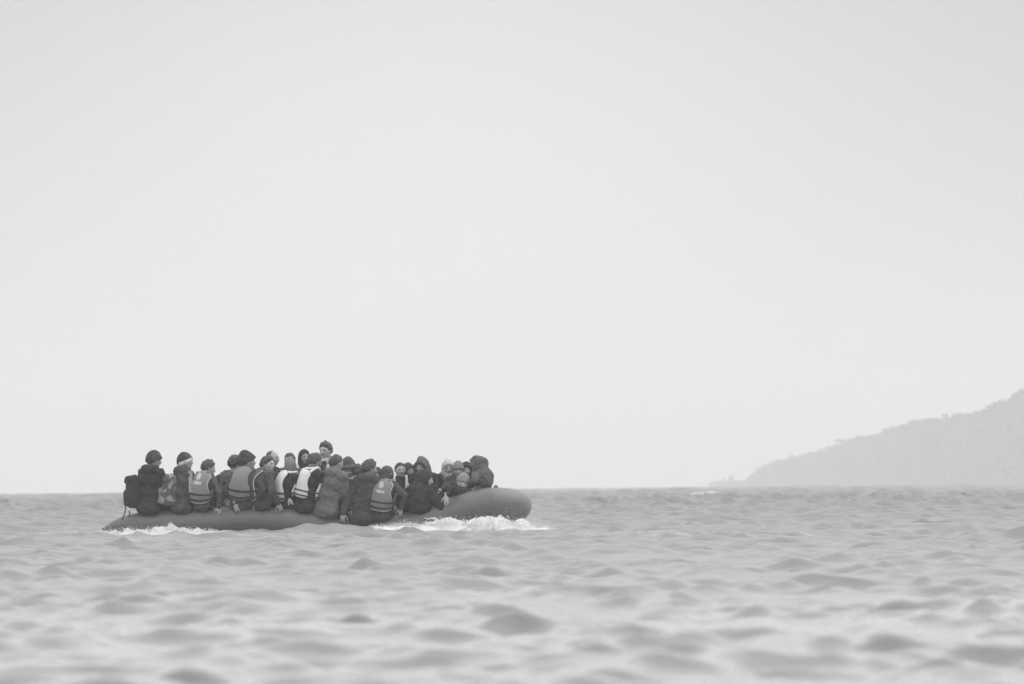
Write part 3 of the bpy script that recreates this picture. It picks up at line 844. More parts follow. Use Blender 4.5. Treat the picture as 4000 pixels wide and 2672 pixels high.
GROUP = "people crowded in the rubber boat"
def person(label, head, Y, pel, az, haz=None, hp=0, hr=0, hY=0.0, size=1.0, pz=None, L=None, R=None, pose='hand_relaxed',
           jacket=None, jacket_name="jacket", puff=0.012, trousers=None, skin=1, hair=('hair', None), cap=None, hood=None, hood_down=None,
           face=False, vest=None, emblem=False, scarf=None, stripes=False, extra=None, wide=1.0, droop=0.0, sub=0, hint=None, collar=True, LE=None):
    pid = len(PEOPLE); sc = size * 1.0; hs = size * 1.10
    haz = az if haz is None else haz
    H = at(head[0], head[1], Y + hY)
    px_ = at(pel, 1990, Y)[0]
    fr = rot_frame(az); hf = rot_frame(haz, hp, hr)
    seat = TOPZ(px_) + 0.10; wide = wide * 0.93
    P = np.array([px_, Y, seat if pz is None else pz])
    Nk = H + hf @ np.array([0, -0.022, -0.150]) * sc
    d = Nk - P; Ld = np.linalg.norm(d); Lmax = 0.52 * sc
    if Ld > Lmax and pz is None: P = Nk - d / Ld * Lmax; Ld = Lmax
    bow = min(math.sqrt(max(Lmax ** 2 - Ld ** 2, 0)) * 0.35, 0.13) + 0.015
    T = Torso(P, Nk, fr, bow, sc * wide, puff)
    up = (Nk - T.c(0.7)); up /= np.linalg.norm(up)
    f = fr[:, 1]; r = fr[:, 0]; base = P.copy(); base[2] -= 0.09
    sh = [Nk - up * 0.05 * sc + s * r * 0.165 * sc * wide for s in (-1, 1)]
    arms = []
    for s, S, tg in ((-1, sh[0], L), (1, sh[1], R)):
        if tg is None: tgt = P + f * 0.30 * sc + r * s * 0.13 + np.array([0, 0, 0.04])
        elif len(tg) == 3: tgt = at(*tg)
        hv = (r * s * 0.7 + np.array([0, 0, -0.7]) - f * 0.35) if hint is None else np.array(hint, float)
        E, Wt = ik(S, tgt, 0.285 * sc, 0.255 * sc, hv)
        if LE is not None and s < 0: E = at(*LE)
        arms.append((S, E, Wt, s, tg is not None))
    # ---- legs
    flz = TOPZ(px_) - 0.36
    legs = []
    hfr = f
    for s in (-1, 1):
        hip = P + r * s * 0.09 * sc - up * 0.03
        ft = hip + f * 0.34 * sc; ft[2] = flz; ft[1] = min(max(ft[1], NEAR_Y + 0.33), FAR_Y - 0.33) if pz is None else ft[1]
        K, A = ik(hip, ft, 0.41 * sc, 0.40 * sc, f * 0.8 + np.array([0, 0, 0.9]))
        legs.append((hip, K, A, s))
    # ---- skin body (one surface for trunk, neck, arms and legs)
    q = 0.78
    parts = [ellipsoid(P, fr, np.array([.15, .11, .11]) * sc), ellipsoid(T.c(.35), fr, np.array([.13, .10, .15]) * sc), ellipsoid(T.c(.72), fr, np.array([.15, .105, .15]) * sc),
             capsule(sh[0], sh[1], .058 * sc, .058 * sc), capsule(Nk - up * .06, H - hf[:, 2] * 0.03 - hf[:, 1] * 0.012, .058 * sc, .050 * sc)]
    for S, E, Wt, s, v in arms: parts += [capsule(S, E, .045 * sc, .038 * sc), capsule(E, Wt, .038 * sc, .028 * sc)]
    for hip, K, A, s in legs:
        parts += [capsule(hip, K, .075 * sc, .052 * sc), capsule(K, A, .052 * sc, .036 * sc), capsule(A, A + f * .15 * sc, .035, .03)]
    kb = voxel(parts, 0.022, 2, ('body', pid))
    # ---- jacket
    pf = puff
    parts = [ellipsoid(P + up * .02, fr, np.array([.185, .150, .13]) * sc + pf), ellipsoid(T.c(.35), fr, np.array([.172, .135, .16]) * sc * [wide, 1, 1] + pf), ellipsoid(T.c(.7), fr, np.array([.185, .135, .16]) * sc * [wide, 1, 1] + pf),
             capsule(sh[0], sh[1], .078 * sc + pf * .7, .078 * sc + pf * .7, 12)]
    if collar: parts.append(capsule(Nk - up * .02, Nk + up * .035 * sc, .078 * sc, .070 * sc, 12))
    for S, E, Wt, s, v in arms:
        dd = (Wt - E) / np.linalg.norm(Wt - E)
        parts += [capsule(S, E, .066 * sc + pf * .7, .054 * sc + pf * .7, 12), capsule(E, Wt - dd * .015, .054 * sc + pf * .7, .040 * sc + pf * .5, 12)]
    parts.append(ellipsoid(P - np.array([0, 0.03, .07]), fr, np.array([.185, .165, .11]) * sc + pf))
    if extra == 'coat':
        parts += [capsule(P + up * .02, P - np.array([0, 0, .13]) , .20, .20, 14)]
    kj = voxel(parts, 0.017, 3, ('jacket', pid))
    parts = [ellipsoid(P - up * .04, fr, np.array([.215, .165, .12]) * sc)]
    for hip, K, A, s in legs: parts += [capsule(hip, K, .092 * sc, .072 * sc), capsule(K, A, .070 * sc, .056 * sc)]
    kt = voxel(parts, 0.022, 3, ('trousers', pid))
    PEOPLE.append(dict(locals()))

def wrinkle(V, F, seed, a, f):
    """folds pushed in and out along the surface"""
    tri = [x[:, :3] for x in F]; Nn = np.zeros_like(V)
    for x in tri:
        nn = np.cross(V[x[:, 1]] - V[x[:, 0]], V[x[:, 2]] - V[x[:, 0]])
        for k in range(3): np.add.at(Nn, x[:, k], nn)
    Nn /= (np.linalg.norm(Nn, axis=1)[:, None] + 1e-12)
    r = np.random.default_rng(seed); o = np.zeros(len(V))
    for i in range(12):
        k = r.normal(0, 1, 3); k /= np.linalg.norm(k); k *= f * r.uniform(0.5, 1.8)
        o += 1 - 2 * np.abs(np.sin(V @ k * 0.5 + r.uniform(0, 6.28) + 0.8 * np.sin(V @ r.normal(0, f * .4, 3))))
    return V + Nn * (a * o / 3.5)[:, None]

def finish_person(d, res):
    g = lambda k: d[k]
    pid, sc, base, H, hf, T, fr, up, Nk, P, f, r = [d[k] for k in ('pid', 'sc', 'base', 'H', 'hf', 'T', 'fr', 'up', 'Nk', 'P', 'f', 'r')]
    skin = M_SKIN[d['skin']]
    V, F = res[('body', pid)]
    parts = [(V, x) for x in []]
    Vs, Fs, n = [V], [x for x in F], len(V)
    Vs.append(H + (HEADV * d['hs']) @ hf.T); Fs.append(HEADF + n); n += len(HEADV)
    for S, E, Wt, s, v in d['arms']:
        hv, hF = HANDS[d['pose'] if v else 'hand_grip']
        x = (Wt - E); x /= np.linalg.norm(x)
        if v and d['pose'] != 'hand_flat': x = x * 0.6 + np.array([0, 0, -0.5]) + f * 0.1; x /= np.linalg.norm(x)
        if d['pose'] == 'hand_flat' and s < 0: x = np.array([0.10, -0.12, -1.0]); x /= np.linalg.norm(x)
        z = np.array([0, -1.0, 0.35]) if v else up.copy()
        if abs(z @ x) > 0.9: z = np.array([0, 0, 1.0])
        z = z - x * (x @ z); z /= np.linalg.norm(z); y = np.cross(z, x)
        side = y if s < 0 else y
        mir = 1.0 if s < 0 else -1.0
        if d['pose'] == 'hand_flat': mir = 1.0 if s > 0 else -1.0
        hv2 = hv * [1, mir, 1]
        W = Wt + (hv2 * sc) @ np.stack([x, y, z], 0)
        Vs.append(W); Fs += [(q + n)[:, ::-1] if mir < 0 else q + n for q in hF]; n += len(hv)
    V = np.vstack(Vs)
    me = mesh_np("person", V - base, Fs, skin)
    root = link("person", me, None, base)
    tag(root, d['label'], "person", GROUP)
    def part(name, V, F, m, parent=None, smooth=True, label=None):
        o = link(name, mesh_np(name, np.asarray(V) - base, F, m, smooth), parent or root)
        if label: o['label'] = label
        return o
    jm = d['jacket'] or M_CHAR
    V, F = res[('jacket', pid)]
    V = wrinkle(V, F, pid * 7 + 1, 0.009 if d['puff'] < .02 else 0.011, 60 if d['puff'] < .02 else 50)
    jk = part(d['jacket_name'], V, F, jm)
    V, F = res[('trousers', pid)]
    part("trousers", wrinkle(V, F, pid * 7 + 2, 0.006, 50), F, d['trousers'] or M_TROU)
    for hip, K, A, s in d['legs']:
        V, F = join_parts([capsule(A + [0, 0, .015], A + f * .10 * sc - [0, 0, .02], .048, .045, 10, 2), capsule(A + f * .08 - [0, 0, .022], A + f * .17 * sc - [0, 0, .028], .044, .034, 10, 2)])
        part("shoe", V, F, M_SHOE)
    loc = lambda V: H + (np.asarray(V) * d['hs']) @ hf.T
    if d['hair'] and d['hair'][0]:
        V, F = hair_shape(pid * 5 + 3, d['hair'][0]); part("hair", loc(V), F, d['hair'][1] or M_HAIR)
    if d['cap']:
        kind, m = d['cap'][:2]
        V, F = cap_shape(pid * 3 + 2, kind); cp = part("beanie" if kind != 'knit_hood' else "knit_hood", loc(V), F, m)
        if len(d['cap']) > 2:    # contrasting band
            D = IV4; tw = np.linspace(0, 2 * math.pi, 40, endpoint=False)
            ring = np.stack([np.sin(tw), np.cos(tw), 0.30 * np.cos(tw) + 0.09], 1); ring /= np.linalg.norm(ring, axis=1)[:, None]
            ring2 = ring * (head_radius_smooth(ring) + 0.016)[:, None]
            wv = []
            for k, (dz, off) in enumerate(((-.030, .0), (-.030, .006), (0, .011), (.030, .006), (.030, .0))):
                wv.append(ring2 * (1 + off / 0.14) + [0, 0, dz])
            Vb = np.concatenate(wv); nn = 40; i = np.arange(5 * nn).reshape(5, nn); j = np.roll(i, -1, 1)
            Fb = np.stack([i, j, np.roll(j, -1, 0), np.roll(i, -1, 0)], -1).reshape(-1, 4)
            part("band", loc(Vb), Fb, d['cap'][2], cp)
    if d['hood']:
        m, size_, peak, op = d['hood']
        V, F = hood_shape(pid * 3 + 1, size_, peak, op)
        V = loc(V)
        bk = hf[:, 1] * [1, 1, 0]; big = 1.0 if size_ >= .7 else .8
        vv, ff = join_parts([capsule(Nk - up * .03, Nk + up * .05, .115 * sc, .10 * sc, 16, 3), capsule(H - bk * .035, Nk - bk * .05 - up * .05, .118 * sc * big, .12 * sc * big, 16, 3)])
        part("hood", np.vstack([V, wrinkle(vv, [ff], pid, .004, 50)]), [F, ff + len(V)], m)
    if d['hood_down']:
        m = d['hood_down']
        tw = np.linspace(math.radians(165), math.radians(375), 15)
        c = Nk + up * .035 - f * .02
        rr = .045 + .030 * np.sin(np.linspace(0, math.pi, 15))
        ring = c + np.outer(np.cos(tw), r) * .105 + np.outer(np.sin(tw), f) * .11 + np.outer(np.sin(np.linspace(0, math.pi, 15)), -up) * .015
        V, F = tube_along(ring, rr, 12)
        V2, F2 = ellipsoid(c - f * .11 - up * .05, rot_frame(d['az'], 20), (.12, .06, .10), ICO3)
        V, F = join_parts([(V, F), (V2, F2)])
        part("hood", wrinkle(V, [F], pid + 50, .006, 45), F, m)
    if d['face']:
        for s in (-1, 1):
            D = np.array([[0.30 * s, 0.95, 0.05]]); D /= np.linalg.norm(D); rr = head_radius(D)[0]
            V, F = ellipsoid(D[0] * (rr - .001), rot_frame(0), (.016, .007, .0065), ICO1); part("eye", loc(V), F, M_EYE)
            B = []
            for q in (-.16, 0, .16):
                D = np.array([[(0.33 + q) * s, 0.93, 0.22 - abs(q) * .12 - (q if q > 0 else 0) * .1]]); D /= np.linalg.norm(D); B.append(D[0] * (head_radius(D)[0] + .001))
            V, F = tube_along(np.array(B), .0045, 6); part("eyebrow", loc(V), F, M_BROW)
        B = []
        for q in (-.2, -.1, 0, .1, .2):
            D = np.array([[q, 0.93, -0.47 + .03 * abs(q)]]); D /= np.linalg.norm(D); B.append(D[0] * (head_radius(D)[0] + .001))
        V, F = tube_along(np.array(B), [.002, .0045, .005, .0045, .002], 6); part("lips", loc(V), F, M_LIP)
    if d['stripes']:      # three pale bands down the outer sleeve
        S, E, Wt, s, v = d['arms'][0 if d['stripes'] < 0 else 1]
        ax = (E - S) / np.linalg.norm(E - S); out = np.array([0.25, -1, 0.25]); out = out - ax * (out @ ax); out /= np.linalg.norm(out); sd = np.cross(ax, out)
        for q in (-.022, 0, .022):
            a_ = S - ax * .03 + out * (.072 * sc + .010) + sd * q + up * .03; b_ = E + out * (.058 * sc + .012) + sd * q
            pts_ = np.array([a_ * (1 - k) + b_ * k for k in np.linspace(0, 1, 8)])
            V, F = tube_along(pts_, .0075, 6); part("sleeve_stripe", V, F, M_PIPE, jk)
    if d['scarf']:
        m = d['scarf']
        tw = np.linspace(0, 2 * math.pi, 25)
        c = Nk + up * .03
        ring = c + np.outer(np.cos(tw), r) * .085 + np.outer(np.sin(tw), f) * .085 + np.outer(np.sin(tw), up) * -.02
        parts = [tube_along(ring, .034, 10)]
        for s in (-1, 1):
            tail = np.array([c + r * s * .06 + f * .07, T.surf(np.array([math.radians(90 - 22 * s)]), np.array([.8]), np.array([.02]))[0], T.surf(np.array([math.radians(90 - 16 * s)]), np.array([.5]), np.array([.02]))[0]])
            parts.append(tube_along(catmull(tail, 5), .030, 8))
        V, F = join_parts(parts); part("scarf", wrinkle(V, [F], pid + 90, .004, 80), F, m)
    if d['vest']:
        m, pipe, kind = d['vest']
        R_ = math.radians
        wb = lambda v: R_(1) * np.interp(v, [0, .32, .45, .6, .78, .9, 1], [72, 70, 56, 47, 50, 58, 52]) * ({'slim': 0.62, 'mid': 0.8}.get(kind, 1.0))
        (V, F), edge = vest_panel(T, R_(-90), wb, 0.19, 1.0, 0.024)
        vj = part("life_jacket", V, F, m)
        for c0, s in ((R_(90 - 46), 1), (R_(90 + 46), -1)):
            wf = lambda v: R_(1) * np.interp(v, [0, .38, .55, .75, 1], [40, 38, 26, 24, 20])
            (V, F), e2 = vest_panel(T, c0, wf, 0.19, 0.96, 0.030, 10, 18, skew=-R_(6) * 0 )
            part("front_panel", V, F, m, vj)
            if pipe:
                V, F = tube_along(e2, .006, 5, True); part("piping", V, F, pipe, vj)
            # shoulder strap
            a_ = T.surf(np.array([R_(-90 + 30 * s)]), np.array([.95]), np.array([.03]))[0]; b_ = T.surf(np.array([R_(90 - 32 * s)]), np.array([.92]), np.array([.03]))[0]
            mid = Nk + r * s * .105 * sc + up * .045
            V, F = tube_along(catmull(np.array([a_, mid - f * .04, mid + f * .04, b_]), 5), .023, 8); part("shoulder_strap", V, F, m, vj)
        tw = np.linspace(R_(195), R_(345), 11)
        ring = Nk + up * .045 - f * .01 + np.outer(np.cos(tw), r) * .10 + np.outer(np.sin(tw), f) * .10
        V, F = tube_along(ring, .024, 8); part("collar", V, F, m, vj)
        if pipe:
            V, F = tube_along(edge, .0085, 5, True); part("piping", V, F, pipe, vj)
        tws = np.linspace(0, 2 * math.pi, 49)
        for tt in (.27, .40):
            rows_ = []
            for dt, off in ((-.018, .036), (-.018, .046), (.018, .046), (.018, .036)):
                rows_.append(T.surf(tws, np.full(49, tt + dt), np.full(49, off)))
            Vb = np.concatenate(rows_); i = np.arange(4 * 49).reshape(4, 49)
            Fb = np.stack([i[:, :-1], i[:, 1:], np.roll(i, -1, 0)[:, 1:], np.roll(i, -1, 0)[:, :-1]], -1).reshape(-1, 4)
            part("belt", Vb, Fb, M_STRAP, vj)
        if d['emblem']:
            def onp(x, z, t0, off=0.0395):
                return T.surf(R_(-90) + np.asarray(x) / .22, t0 + np.asarray(z) / T.L, np.full(np.shape(x), off))
            k = LETV * [.15, .15]
            part("lettering", onp(k[:, 0], k[:, 1], .64), LETF, M_PRINT, vj, False)
            an = np.linspace(0, 2 * math.pi, 24, endpoint=False)
            E0 = [];  Fe = []; n0 = 0
            for a0_, r0_ in ((.038, .030),):
                o_ = np.stack([np.cos(an) * a0_, np.sin(an) * a0_], 1); i_ = np.stack([np.cos(an) * r0_, np.sin(an) * r0_], 1)
                E0 += [o_, i_]; ii_ = np.arange(24); jj = (ii_ + 1) % 24
                Fe.append(np.stack([ii_, jj, jj + 24, ii_ + 24], -1))
            n0 = 48
            for a3 in (90, 210, 330):
                c_, s_ = math.cos(R_(a3)), math.sin(R_(a3)); pp = np.array([-s_, c_]) * .0055; dd = np.array([c_, s_])
                E0.append(np.array([pp, -pp, dd * .031 - pp, dd * .031 + pp])); Fe.append(np.array([[n0, n0 + 1, n0 + 2, n0 + 3]])); n0 += 4
            E0.append(np.stack([np.cos(an) * .014, np.sin(an) * .014], 1)); 
            tri = np.array([[n0, n0 + q, n0 + q + 1] for q in range(1, 23)])
            E0 = np.vstack(E0)
            part("emblem", onp(E0[:, 0], E0[:, 1], .80, 0.0405), [np.vstack(Fe), tri], M_PRINT, vj, False)
    d['root'] = root
    return root

def backpack(label, px, py, Y, az, m, w=.30, h=.46, dpt=.17, lean=0, mstrap=None, wearer=None):
    fr = rot_frame(az, 0, lean); c = at(px, py, Y)
    root = bpy.data.objects.new("backpack", None); COL.objects.link(root); root.location = c - np.array([0, 0, h / 2])
    tag(root, label, "backpack")
    b0 = np.array(root.location)
    def sup(c_, rad, e=.45, seed=0):
        D = IV4; V = np.sign(D) * np.abs(D) ** e * rad; V = V + .006 * hn(D, seed, 4)[:, None] * D
        return c_ + V @ fr.T, IF4
    def put(nm, V, F, mm): 
        o = link(nm, mesh_np(nm, V - b0, F, mm), root); return o
    V, F = sup(c, np.array([w / 2, dpt / 2, h / 2]), .5, 4); put("bag_body", V, F, m)
    V, F = sup(c + fr @ np.array([0, -dpt * .55, -h * .16]), np.array([w * .38, dpt * .25, h * .27]), .5, 6); put("front_pocket", V, F, m)
    V, F = sup(c + fr @ np.array([0, -dpt * .1, h * .42]), np.array([w * .5, dpt * .5, h * .14]), .6, 8); put("top_flap", V, F, m)
    for s in (-1, 1):
        pp = [c + fr @ np.array(q) for q in ((s * w * .25, dpt * .45, h * .38), (s * w * .33, dpt * .9, h * .36), (s * w * .45, dpt * 1.5, h * .1), (s * w * .42, dpt * .9, -h * .25), (s * w * .35, dpt * .45, -h * .38))]
        V, F = tube_along(catmull(np.array(pp), 5), .014, 6); put("shoulder_strap", V, F, mstrap or M_STRAP)
    pp = [c + fr @ np.array(q) for q in ((-.05, dpt * .3, h * .50), (0, dpt * .32, h * .58), (.05, dpt * .3, h * .50))]
    V, F = tube_along(catmull(np.array(pp), 5), .008, 6); put("carry_handle", V, F, M_STRAP)
    for s in (-.3, .25):
        V, F = box((0, 0, 0), (.02, .012, h * .10)); V = V @ fr.T + c + fr @ np.array([s * w * .9, -dpt * .55, h * .18 * (1 if s < 0 else -.2)]); put("buckle", V, F, M_PRINT if s < 0 else M_PIPE)
    return root

# ------------------------------------------------------------------ the people, stern to bow
ROW1, ROW2, ROW3 = NEAR_Y - 0.06, 95.45, FAR_Y - 0.05
person("person in dark beanie and black jacket wearing a big dark backpack, seated nearest the stern", (602, 1800), ROW1, 580, 40, 62, -6, size=1.08, puff=.035, jacket=M_BLACK, cap=('beanie', M_KNITD), hair=('hair', None), hood_down=M_BLACK, L=(560, 1985, 94.9), skin=1, wide=1.15)
person("person in dark beanie with a white band and three pale stripes on the sleeve", (724, 1806), ROW1, 708, 55, 72, 5, size=1.05, puff=.025, jacket=M_NAVY, cap=('beanie', M_KNITD, M_PIPE), hood_down=M_CHAR, stripes=1, face=True, skin=2, R=(744, 1972, 94.70))
person("bareheaded dark haired person in grey printed life jacket behind the striped sleeve", (814, 1830), ROW1, 790, 22, 72, -14, size=1.0, jacket=M_NAVY, vest=(M_VEST, M_PIPE, 'full'), emblem=True, face=True, skin=2, R=(856, 1984, 94.50), L=(745, 1978, 94.72))
person("small black hooded figure half hidden between the grey life jackets", (862, 1882), ROW2, 862, 10, 20, 0, size=.85, jacket=M_BLACK, hood=(M_BLACK, .6, 0, .78))
person("dark haired person in charcoal coat tucked behind the lumpy black hat", (916, 1812), 95.05, 895, 25, 40, 0, size=1.0, jacket=M_GREY, hair=('hair', None), skin=1, R=(887, 1968, 94.55), puff=.02)
person("person with lumpy black hat and thick grey scarf in plain grey life jacket", (966, 1806), ROW1, 948, 18, 74, 4, size=1.12, jacket=M_CHAR, cap=('lumpy', M_KNITD), hood_down=M_GREY, vest=(M_VEST, None, 'mid'), face=True, skin=1, R=(1000, 1965, 94.55), L=(918, 1968, 94.50))
person("young dark haired person glancing back over the shoulder in charcoal jacket", (1046, 1816), ROW1, 1022, 60, 118, 0, size=1.05, jacket=M_CHAR, puff=.025, hood_down=M_GREY, face=True, skin=2, hair=('hair', None), R=(1090, 1970, 94.50), vest=(M_VESTD, M_PIPE, 'slim'), L=(1000, 1975, 94.8))
person("balding person standing out behind the young one with charcoal jacket", (1066, 1792), 95.3, 1070, 110, 118, 0, size=1.0, jacket=M_BLACK, hair=('bald', None), face=True, skin=2, R=(1140, 1850, 94.98), hint=(0, 0, -1))
person("dark haired person hidden behind the plain grey knit hood, only the crown showing", (1132, 1800), 95.6, 1132, 200, 200, -10, size=1.0, jacket=M_GREY, hair=('crop', None), skin=1)
person("person in grey knit hood wearing a white life vest with hanging straps", (1134, 1822), 94.86, 1122, 50, 5, -6, size=.98, jacket=M_BLACK, cap=('knit_hood', M_KNIT), hair=None, vest=(M_WHITE, None, 'slim'), skin=1)
person("person with dark hooded head and small face, peering over the white life jacket", (1188, 1786), ROW3, 1188, 172, 160, -4, size=.98, jacket=M_WHITE, hood=(M_BLACK, .35, 0, .62), hair=None, face=True, skin=1)
person("dark haired person in black sleeves with a large white belted life jacket", (1230, 1806), ROW1, 1190, 40, 60, -16, size=1.06, jacket=M_BLACK, vest=(M_WHITE, None, 'slim'), skin=0, R=(1265, 1960, 94.95))
person("tallest person, bareheaded with a pale woven scarf, above everyone mid boat", (1272, 1762), 95.55, 1275, 200, 208, -4, size=1.08, jacket=M_NAVY, scarf=M_KEFF, face=True, skin=2, hair=('hair', None))
person("dark haired person hunched in a big shiny grey raincoat", (1314, 1812), ROW1, 1272, 38, 52, -8, size=1.12, jacket=M_MID, jacket_name="raincoat", puff=.045, extra='coat', hood_down=M_MID, hair=('crop', None), skin=1, L=(1225, 1995, 94.72), wide=1.1)
person("person with a pale headband round dark hair, head turned from view", (1358, 1826), 95.1, 1350, 35, 70, -14, size=1.05, jacket=M_CHAR, cap=('beanie', M_HAIR, M_MID), vest=(M_VEST, M_PIPE, 'full'), skin=1)
person("dark haired person bowed low beside the pale headband", (1398, 1850), 95.15, 1395, 15, 20, -25, size=1.0, jacket=M_BLACK, hair=('long', None), skin=0, L=(1372, 1872, 94.9))
person("dark haired person in bulky charcoal padded jacket, hand trailing over the tube", (1444, 1834), ROW1, 1412, 18, 66, -6, size=1.12, jacket=M_CHAR, jacket_name="padded_jacket", puff=.045, hood_down=M_CHAR, hair=('hair', None), face=True, skin=1, L=(1334, 2020, 94.50), R=(1376, 2008, 94.55))
person("person hidden behind the black bonnet, rim of a pale hood showing", (1474, 1856), 95.8, 1474, 190, 190, -10, size=.9, jacket=M_LIGHTG, hood=(M_CHAR, .5, 0, .7), hair=None, skin=1)
person("person in smooth black bonnet and grey printed life jacket seated on the tube", (1512, 1852), ROW1, 1488, 14, 40, -4, size=1.02, jacket=M_CHAR, hair=None, hood=(M_HAIR, .30, 0, .8), vest=(M_VEST, M_PIPE, 'full'), emblem=True, skin=1, R=(1566, 1990, 94.52))
person("child with cropped hair looking at the viewer in an open white collared vest", (1563, 1838), 95.25, 1562, 172, 162, 0, size=.98, jacket=M_BLACK, hair=('crop', None), face=True, skin=2, vest=(M_WHITE, None, 'full'))
person("dark hooded figure close behind the cropped haired child", (1593, 1840), 95.6, 1598, 150, 140, -5, size=.95, jacket=M_CHAR, hood=(M_CHAR, .55, 0, .74), hair=None, skin=1)
person("person with large grey hood bent forward over the black shawled figure", (1648, 1822), 95.2, 1655, 200, 205, -12, size=1.1, jacket=M_BLACK, puff=.035, hood=(M_GREY, .85, .0, .74), hair=None, face=False, skin=1, wide=1.1)
person("person shrouded in black shawl, pale cheek showing, kneeling low on the tube", (1662, 1874), ROW1, 1640, 35, 108, -10, size=1.1, jacket=M_BLACK, puff=.035, hood=(M_BLACK, .7, .0, .70), hair=None, vest=None, face=False, skin=2, L=(1598, 1986, 94.72), R=(1708, 1942, 94.78))
person("person with boldly patterned headscarf facing the viewer", (1752, 1830), 95.35, 1748, 180, 175, -8, size=1.02, jacket=M_BLACK, hood=(M_SCARF, .7, 0, .70), hair=None, face=True, skin=2, vest=(M_VESTD, None, 'full'))
person("small person in grey knit beanie facing the viewer beside the patterned headscarf", (1790, 1838), 95.1, 1788, 178, 178, -6, size=.98, jacket=M_CHAR, cap=('beanie', M_KNIT), hair=('crop', None), face=True, skin=1)
person("dark hooded person behind the grey knit beanie", (1820, 1836), 95.75, 1822, 170, 170, -6, size=.98, jacket=M_BLACK, hood=(M_BLACK, .5, 0, .74), hair=None, skin=1)
person("person in pale knit cap leaning on the tube with one arm hung over the side", (1808, 1886), 94.98, 1838, 15, 60, -30, 0, size=1.0, jacket=M_BLACK, cap=('beanie', M_KNITL), hair=None, skin=2, L=(1742, 1936, 94.44), pose='hand_flat', hY=-.12, pz=.36, LE=(1772, 1893, 94.5), R=(1800, 1922, 94.8))
person("small pale capped child far side, face just showing by the tall hood", (1837, 1850), 95.9, 1842, 190, 200, 0, size=.72, jacket=M_GREY, cap=('beanie', M_KNITL), hair=None, face=True, skin=2)
person("person in tall grey peaked hood nearest the bow, back curved to the wind", (1868, 1818), 95.15, 1874, -40, -68, -4, size=1.04, wide=.9, jacket=M_GREY, puff=.014, hood=(M_GREY, 1.0, .0, .72), hair=None, skin=1, L=(1835, 1900, 94.95), R=(1850, 1908, 94.9))

res = run_jobs()
for d in PEOPLE: finish_person(d, res)

backpack("big dark backpack with dangling straps on the back of the person at the stern", 520, 1925, 94.68, 62, M_BLACK, .30, .52, .18, 6)
backpack("pale patterned canvas backpack worn behind the person with the striped sleeve", 655, 1918, 94.62, 55, M_CAMO, .34, .50, .22, -4)
# strap ends hanging from the dark backpack
for q, (x0, y0, x1, y1) in enumerate(((492, 1975, 477, 2032), (506, 1995, 500, 2022))):
    a, b = at(x0, y0, 94.5), at(x1, y1, 94.42)
    V, F = tube_along(catmull(np.array([a, (a + b) / 2 + [0.01, 0, -.01], b]), 4), .010, 6)
    o = link("loose_strap", mesh_np("loose_strap", V - a, F, M_STRAP), None, a)
    tag(o, ["long dark strap dangling over the stern end of the tube", "shorter dark strap hanging beside the long one at the stern"][q], "strap", "straps dangling at the stern")
# white tie ends beside the grey life jacket, and below the white vest
def tassel(label, px0, py0, px1, py1, Y, n, spread, r=.012):
    a, b = at(px0, py0, Y), at(px1, py1, Y); parts = []
    for k in range(n):
        o_ = (k - (n - 1) / 2) * spread
        parts.append(tube_along(catmull(np.array([a, (a + b) / 2 + [o_ * .8, -.02, 0], b + [o_, 0, .01 * (k % 2)]]), 4), [r] * 8 + [r * .8], 6))
    V, F = join_parts(parts)
    o = link("white_tie", mesh_np("white_tie", V - a, F, M_WHITE), None, a); tag(o, label, "cord")
tassel("bundle of white cords hanging beside the plain grey life jacket", 972, 1900, 968, 1948, 94.50, 5, .016, .013)
tassel("white ribbon ends hanging under the white vest of the knit hooded person", 1130, 1945, 1136, 1972, 94.66, 3, .035, .011)

# ------------------------------------------------------------------ foam and spray
def foam_material():
    m = bpy.data.materials.new("white_foam"); m.use_nodes = True; t = m.node_tree; b = t.nodes['Principled BSDF']
    b.inputs['Base Color'].default_value = (0.56, 0.56, 0.56, 1); b.inputs['Roughness'].default_value = 0.7
    b.inputs['Specular IOR Level'].default_value = 0.2
    tcn = N(t, 'ShaderNodeTexCoord'); n1 = N(t, 'ShaderNodeTexNoise'); n1.inputs['Scale'].default_value = 26; n1.inputs['Detail'].default_value = 5
    t.links.new(tcn.outputs['Object'], n1.inputs['Vector'])
    bp = N(t, 'ShaderNodeBump'); bp.inputs['Strength'].default_value = 0.7; bp.inputs['Distance'].default_value = 0.02
    t.links.new(n1.outputs[0], bp.inputs['Height']); t.links.new(bp.outputs[0], b.inputs['Normal'])
    return m
M_FOAM = foam_material()
OCT = (np.array([[1, 0, 0], [-1, 0, 0], [0, 1, 0], [0, -1, 0], [0, 0, 1], [0, 0, -1.0]]), np.array([[0, 2, 4], [2, 1, 4], [1, 3, 4], [3, 0, 4], [2, 0, 5], [1, 2, 5], [3, 1, 5], [0, 3, 5]]))
def froth_sheet(x0, x1, y0, y1, dx, dyy, env, seed):
    xs = np.arange(x0, x1, dx); ys = np.arange(y0, y1, dyy); X, Y = np.meshgrid(xs, ys)
    z, _, _ = sea_z(X, Y, np.full_like(X, .1))
    t1 = smooth_noise(X, Y, seed, 22, .05, .5); t2 = np.abs(smooth_noise(X, Y, seed + 1, 16, .04, .14))
    e = env(X, Y)
    h = e * (0.66 + 0.34 * t1 + 0.13 * t2) * 1.15 - 0.035
    Z = z + h
    X2 = X + 0.02 * smooth_noise(X, Y, seed + 2, 10, .06, .2); 
    i = np.arange(X.size).reshape(X.shape)
    F = np.stack([i[:-1, :-1], i[:-1, 1:], i[1:, 1:], i[1:, :-1]], -1).reshape(-1, 4)
    keep = (h.ravel()[F] > -0.03).any(1)
    F = F[keep]
    used = np.unique(F); remap = np.full(X.size, -1); remap[used] = np.arange(len(used))
    return np.stack([X2, Y, Z], -1).reshape(-1, 3)[used], remap[F]
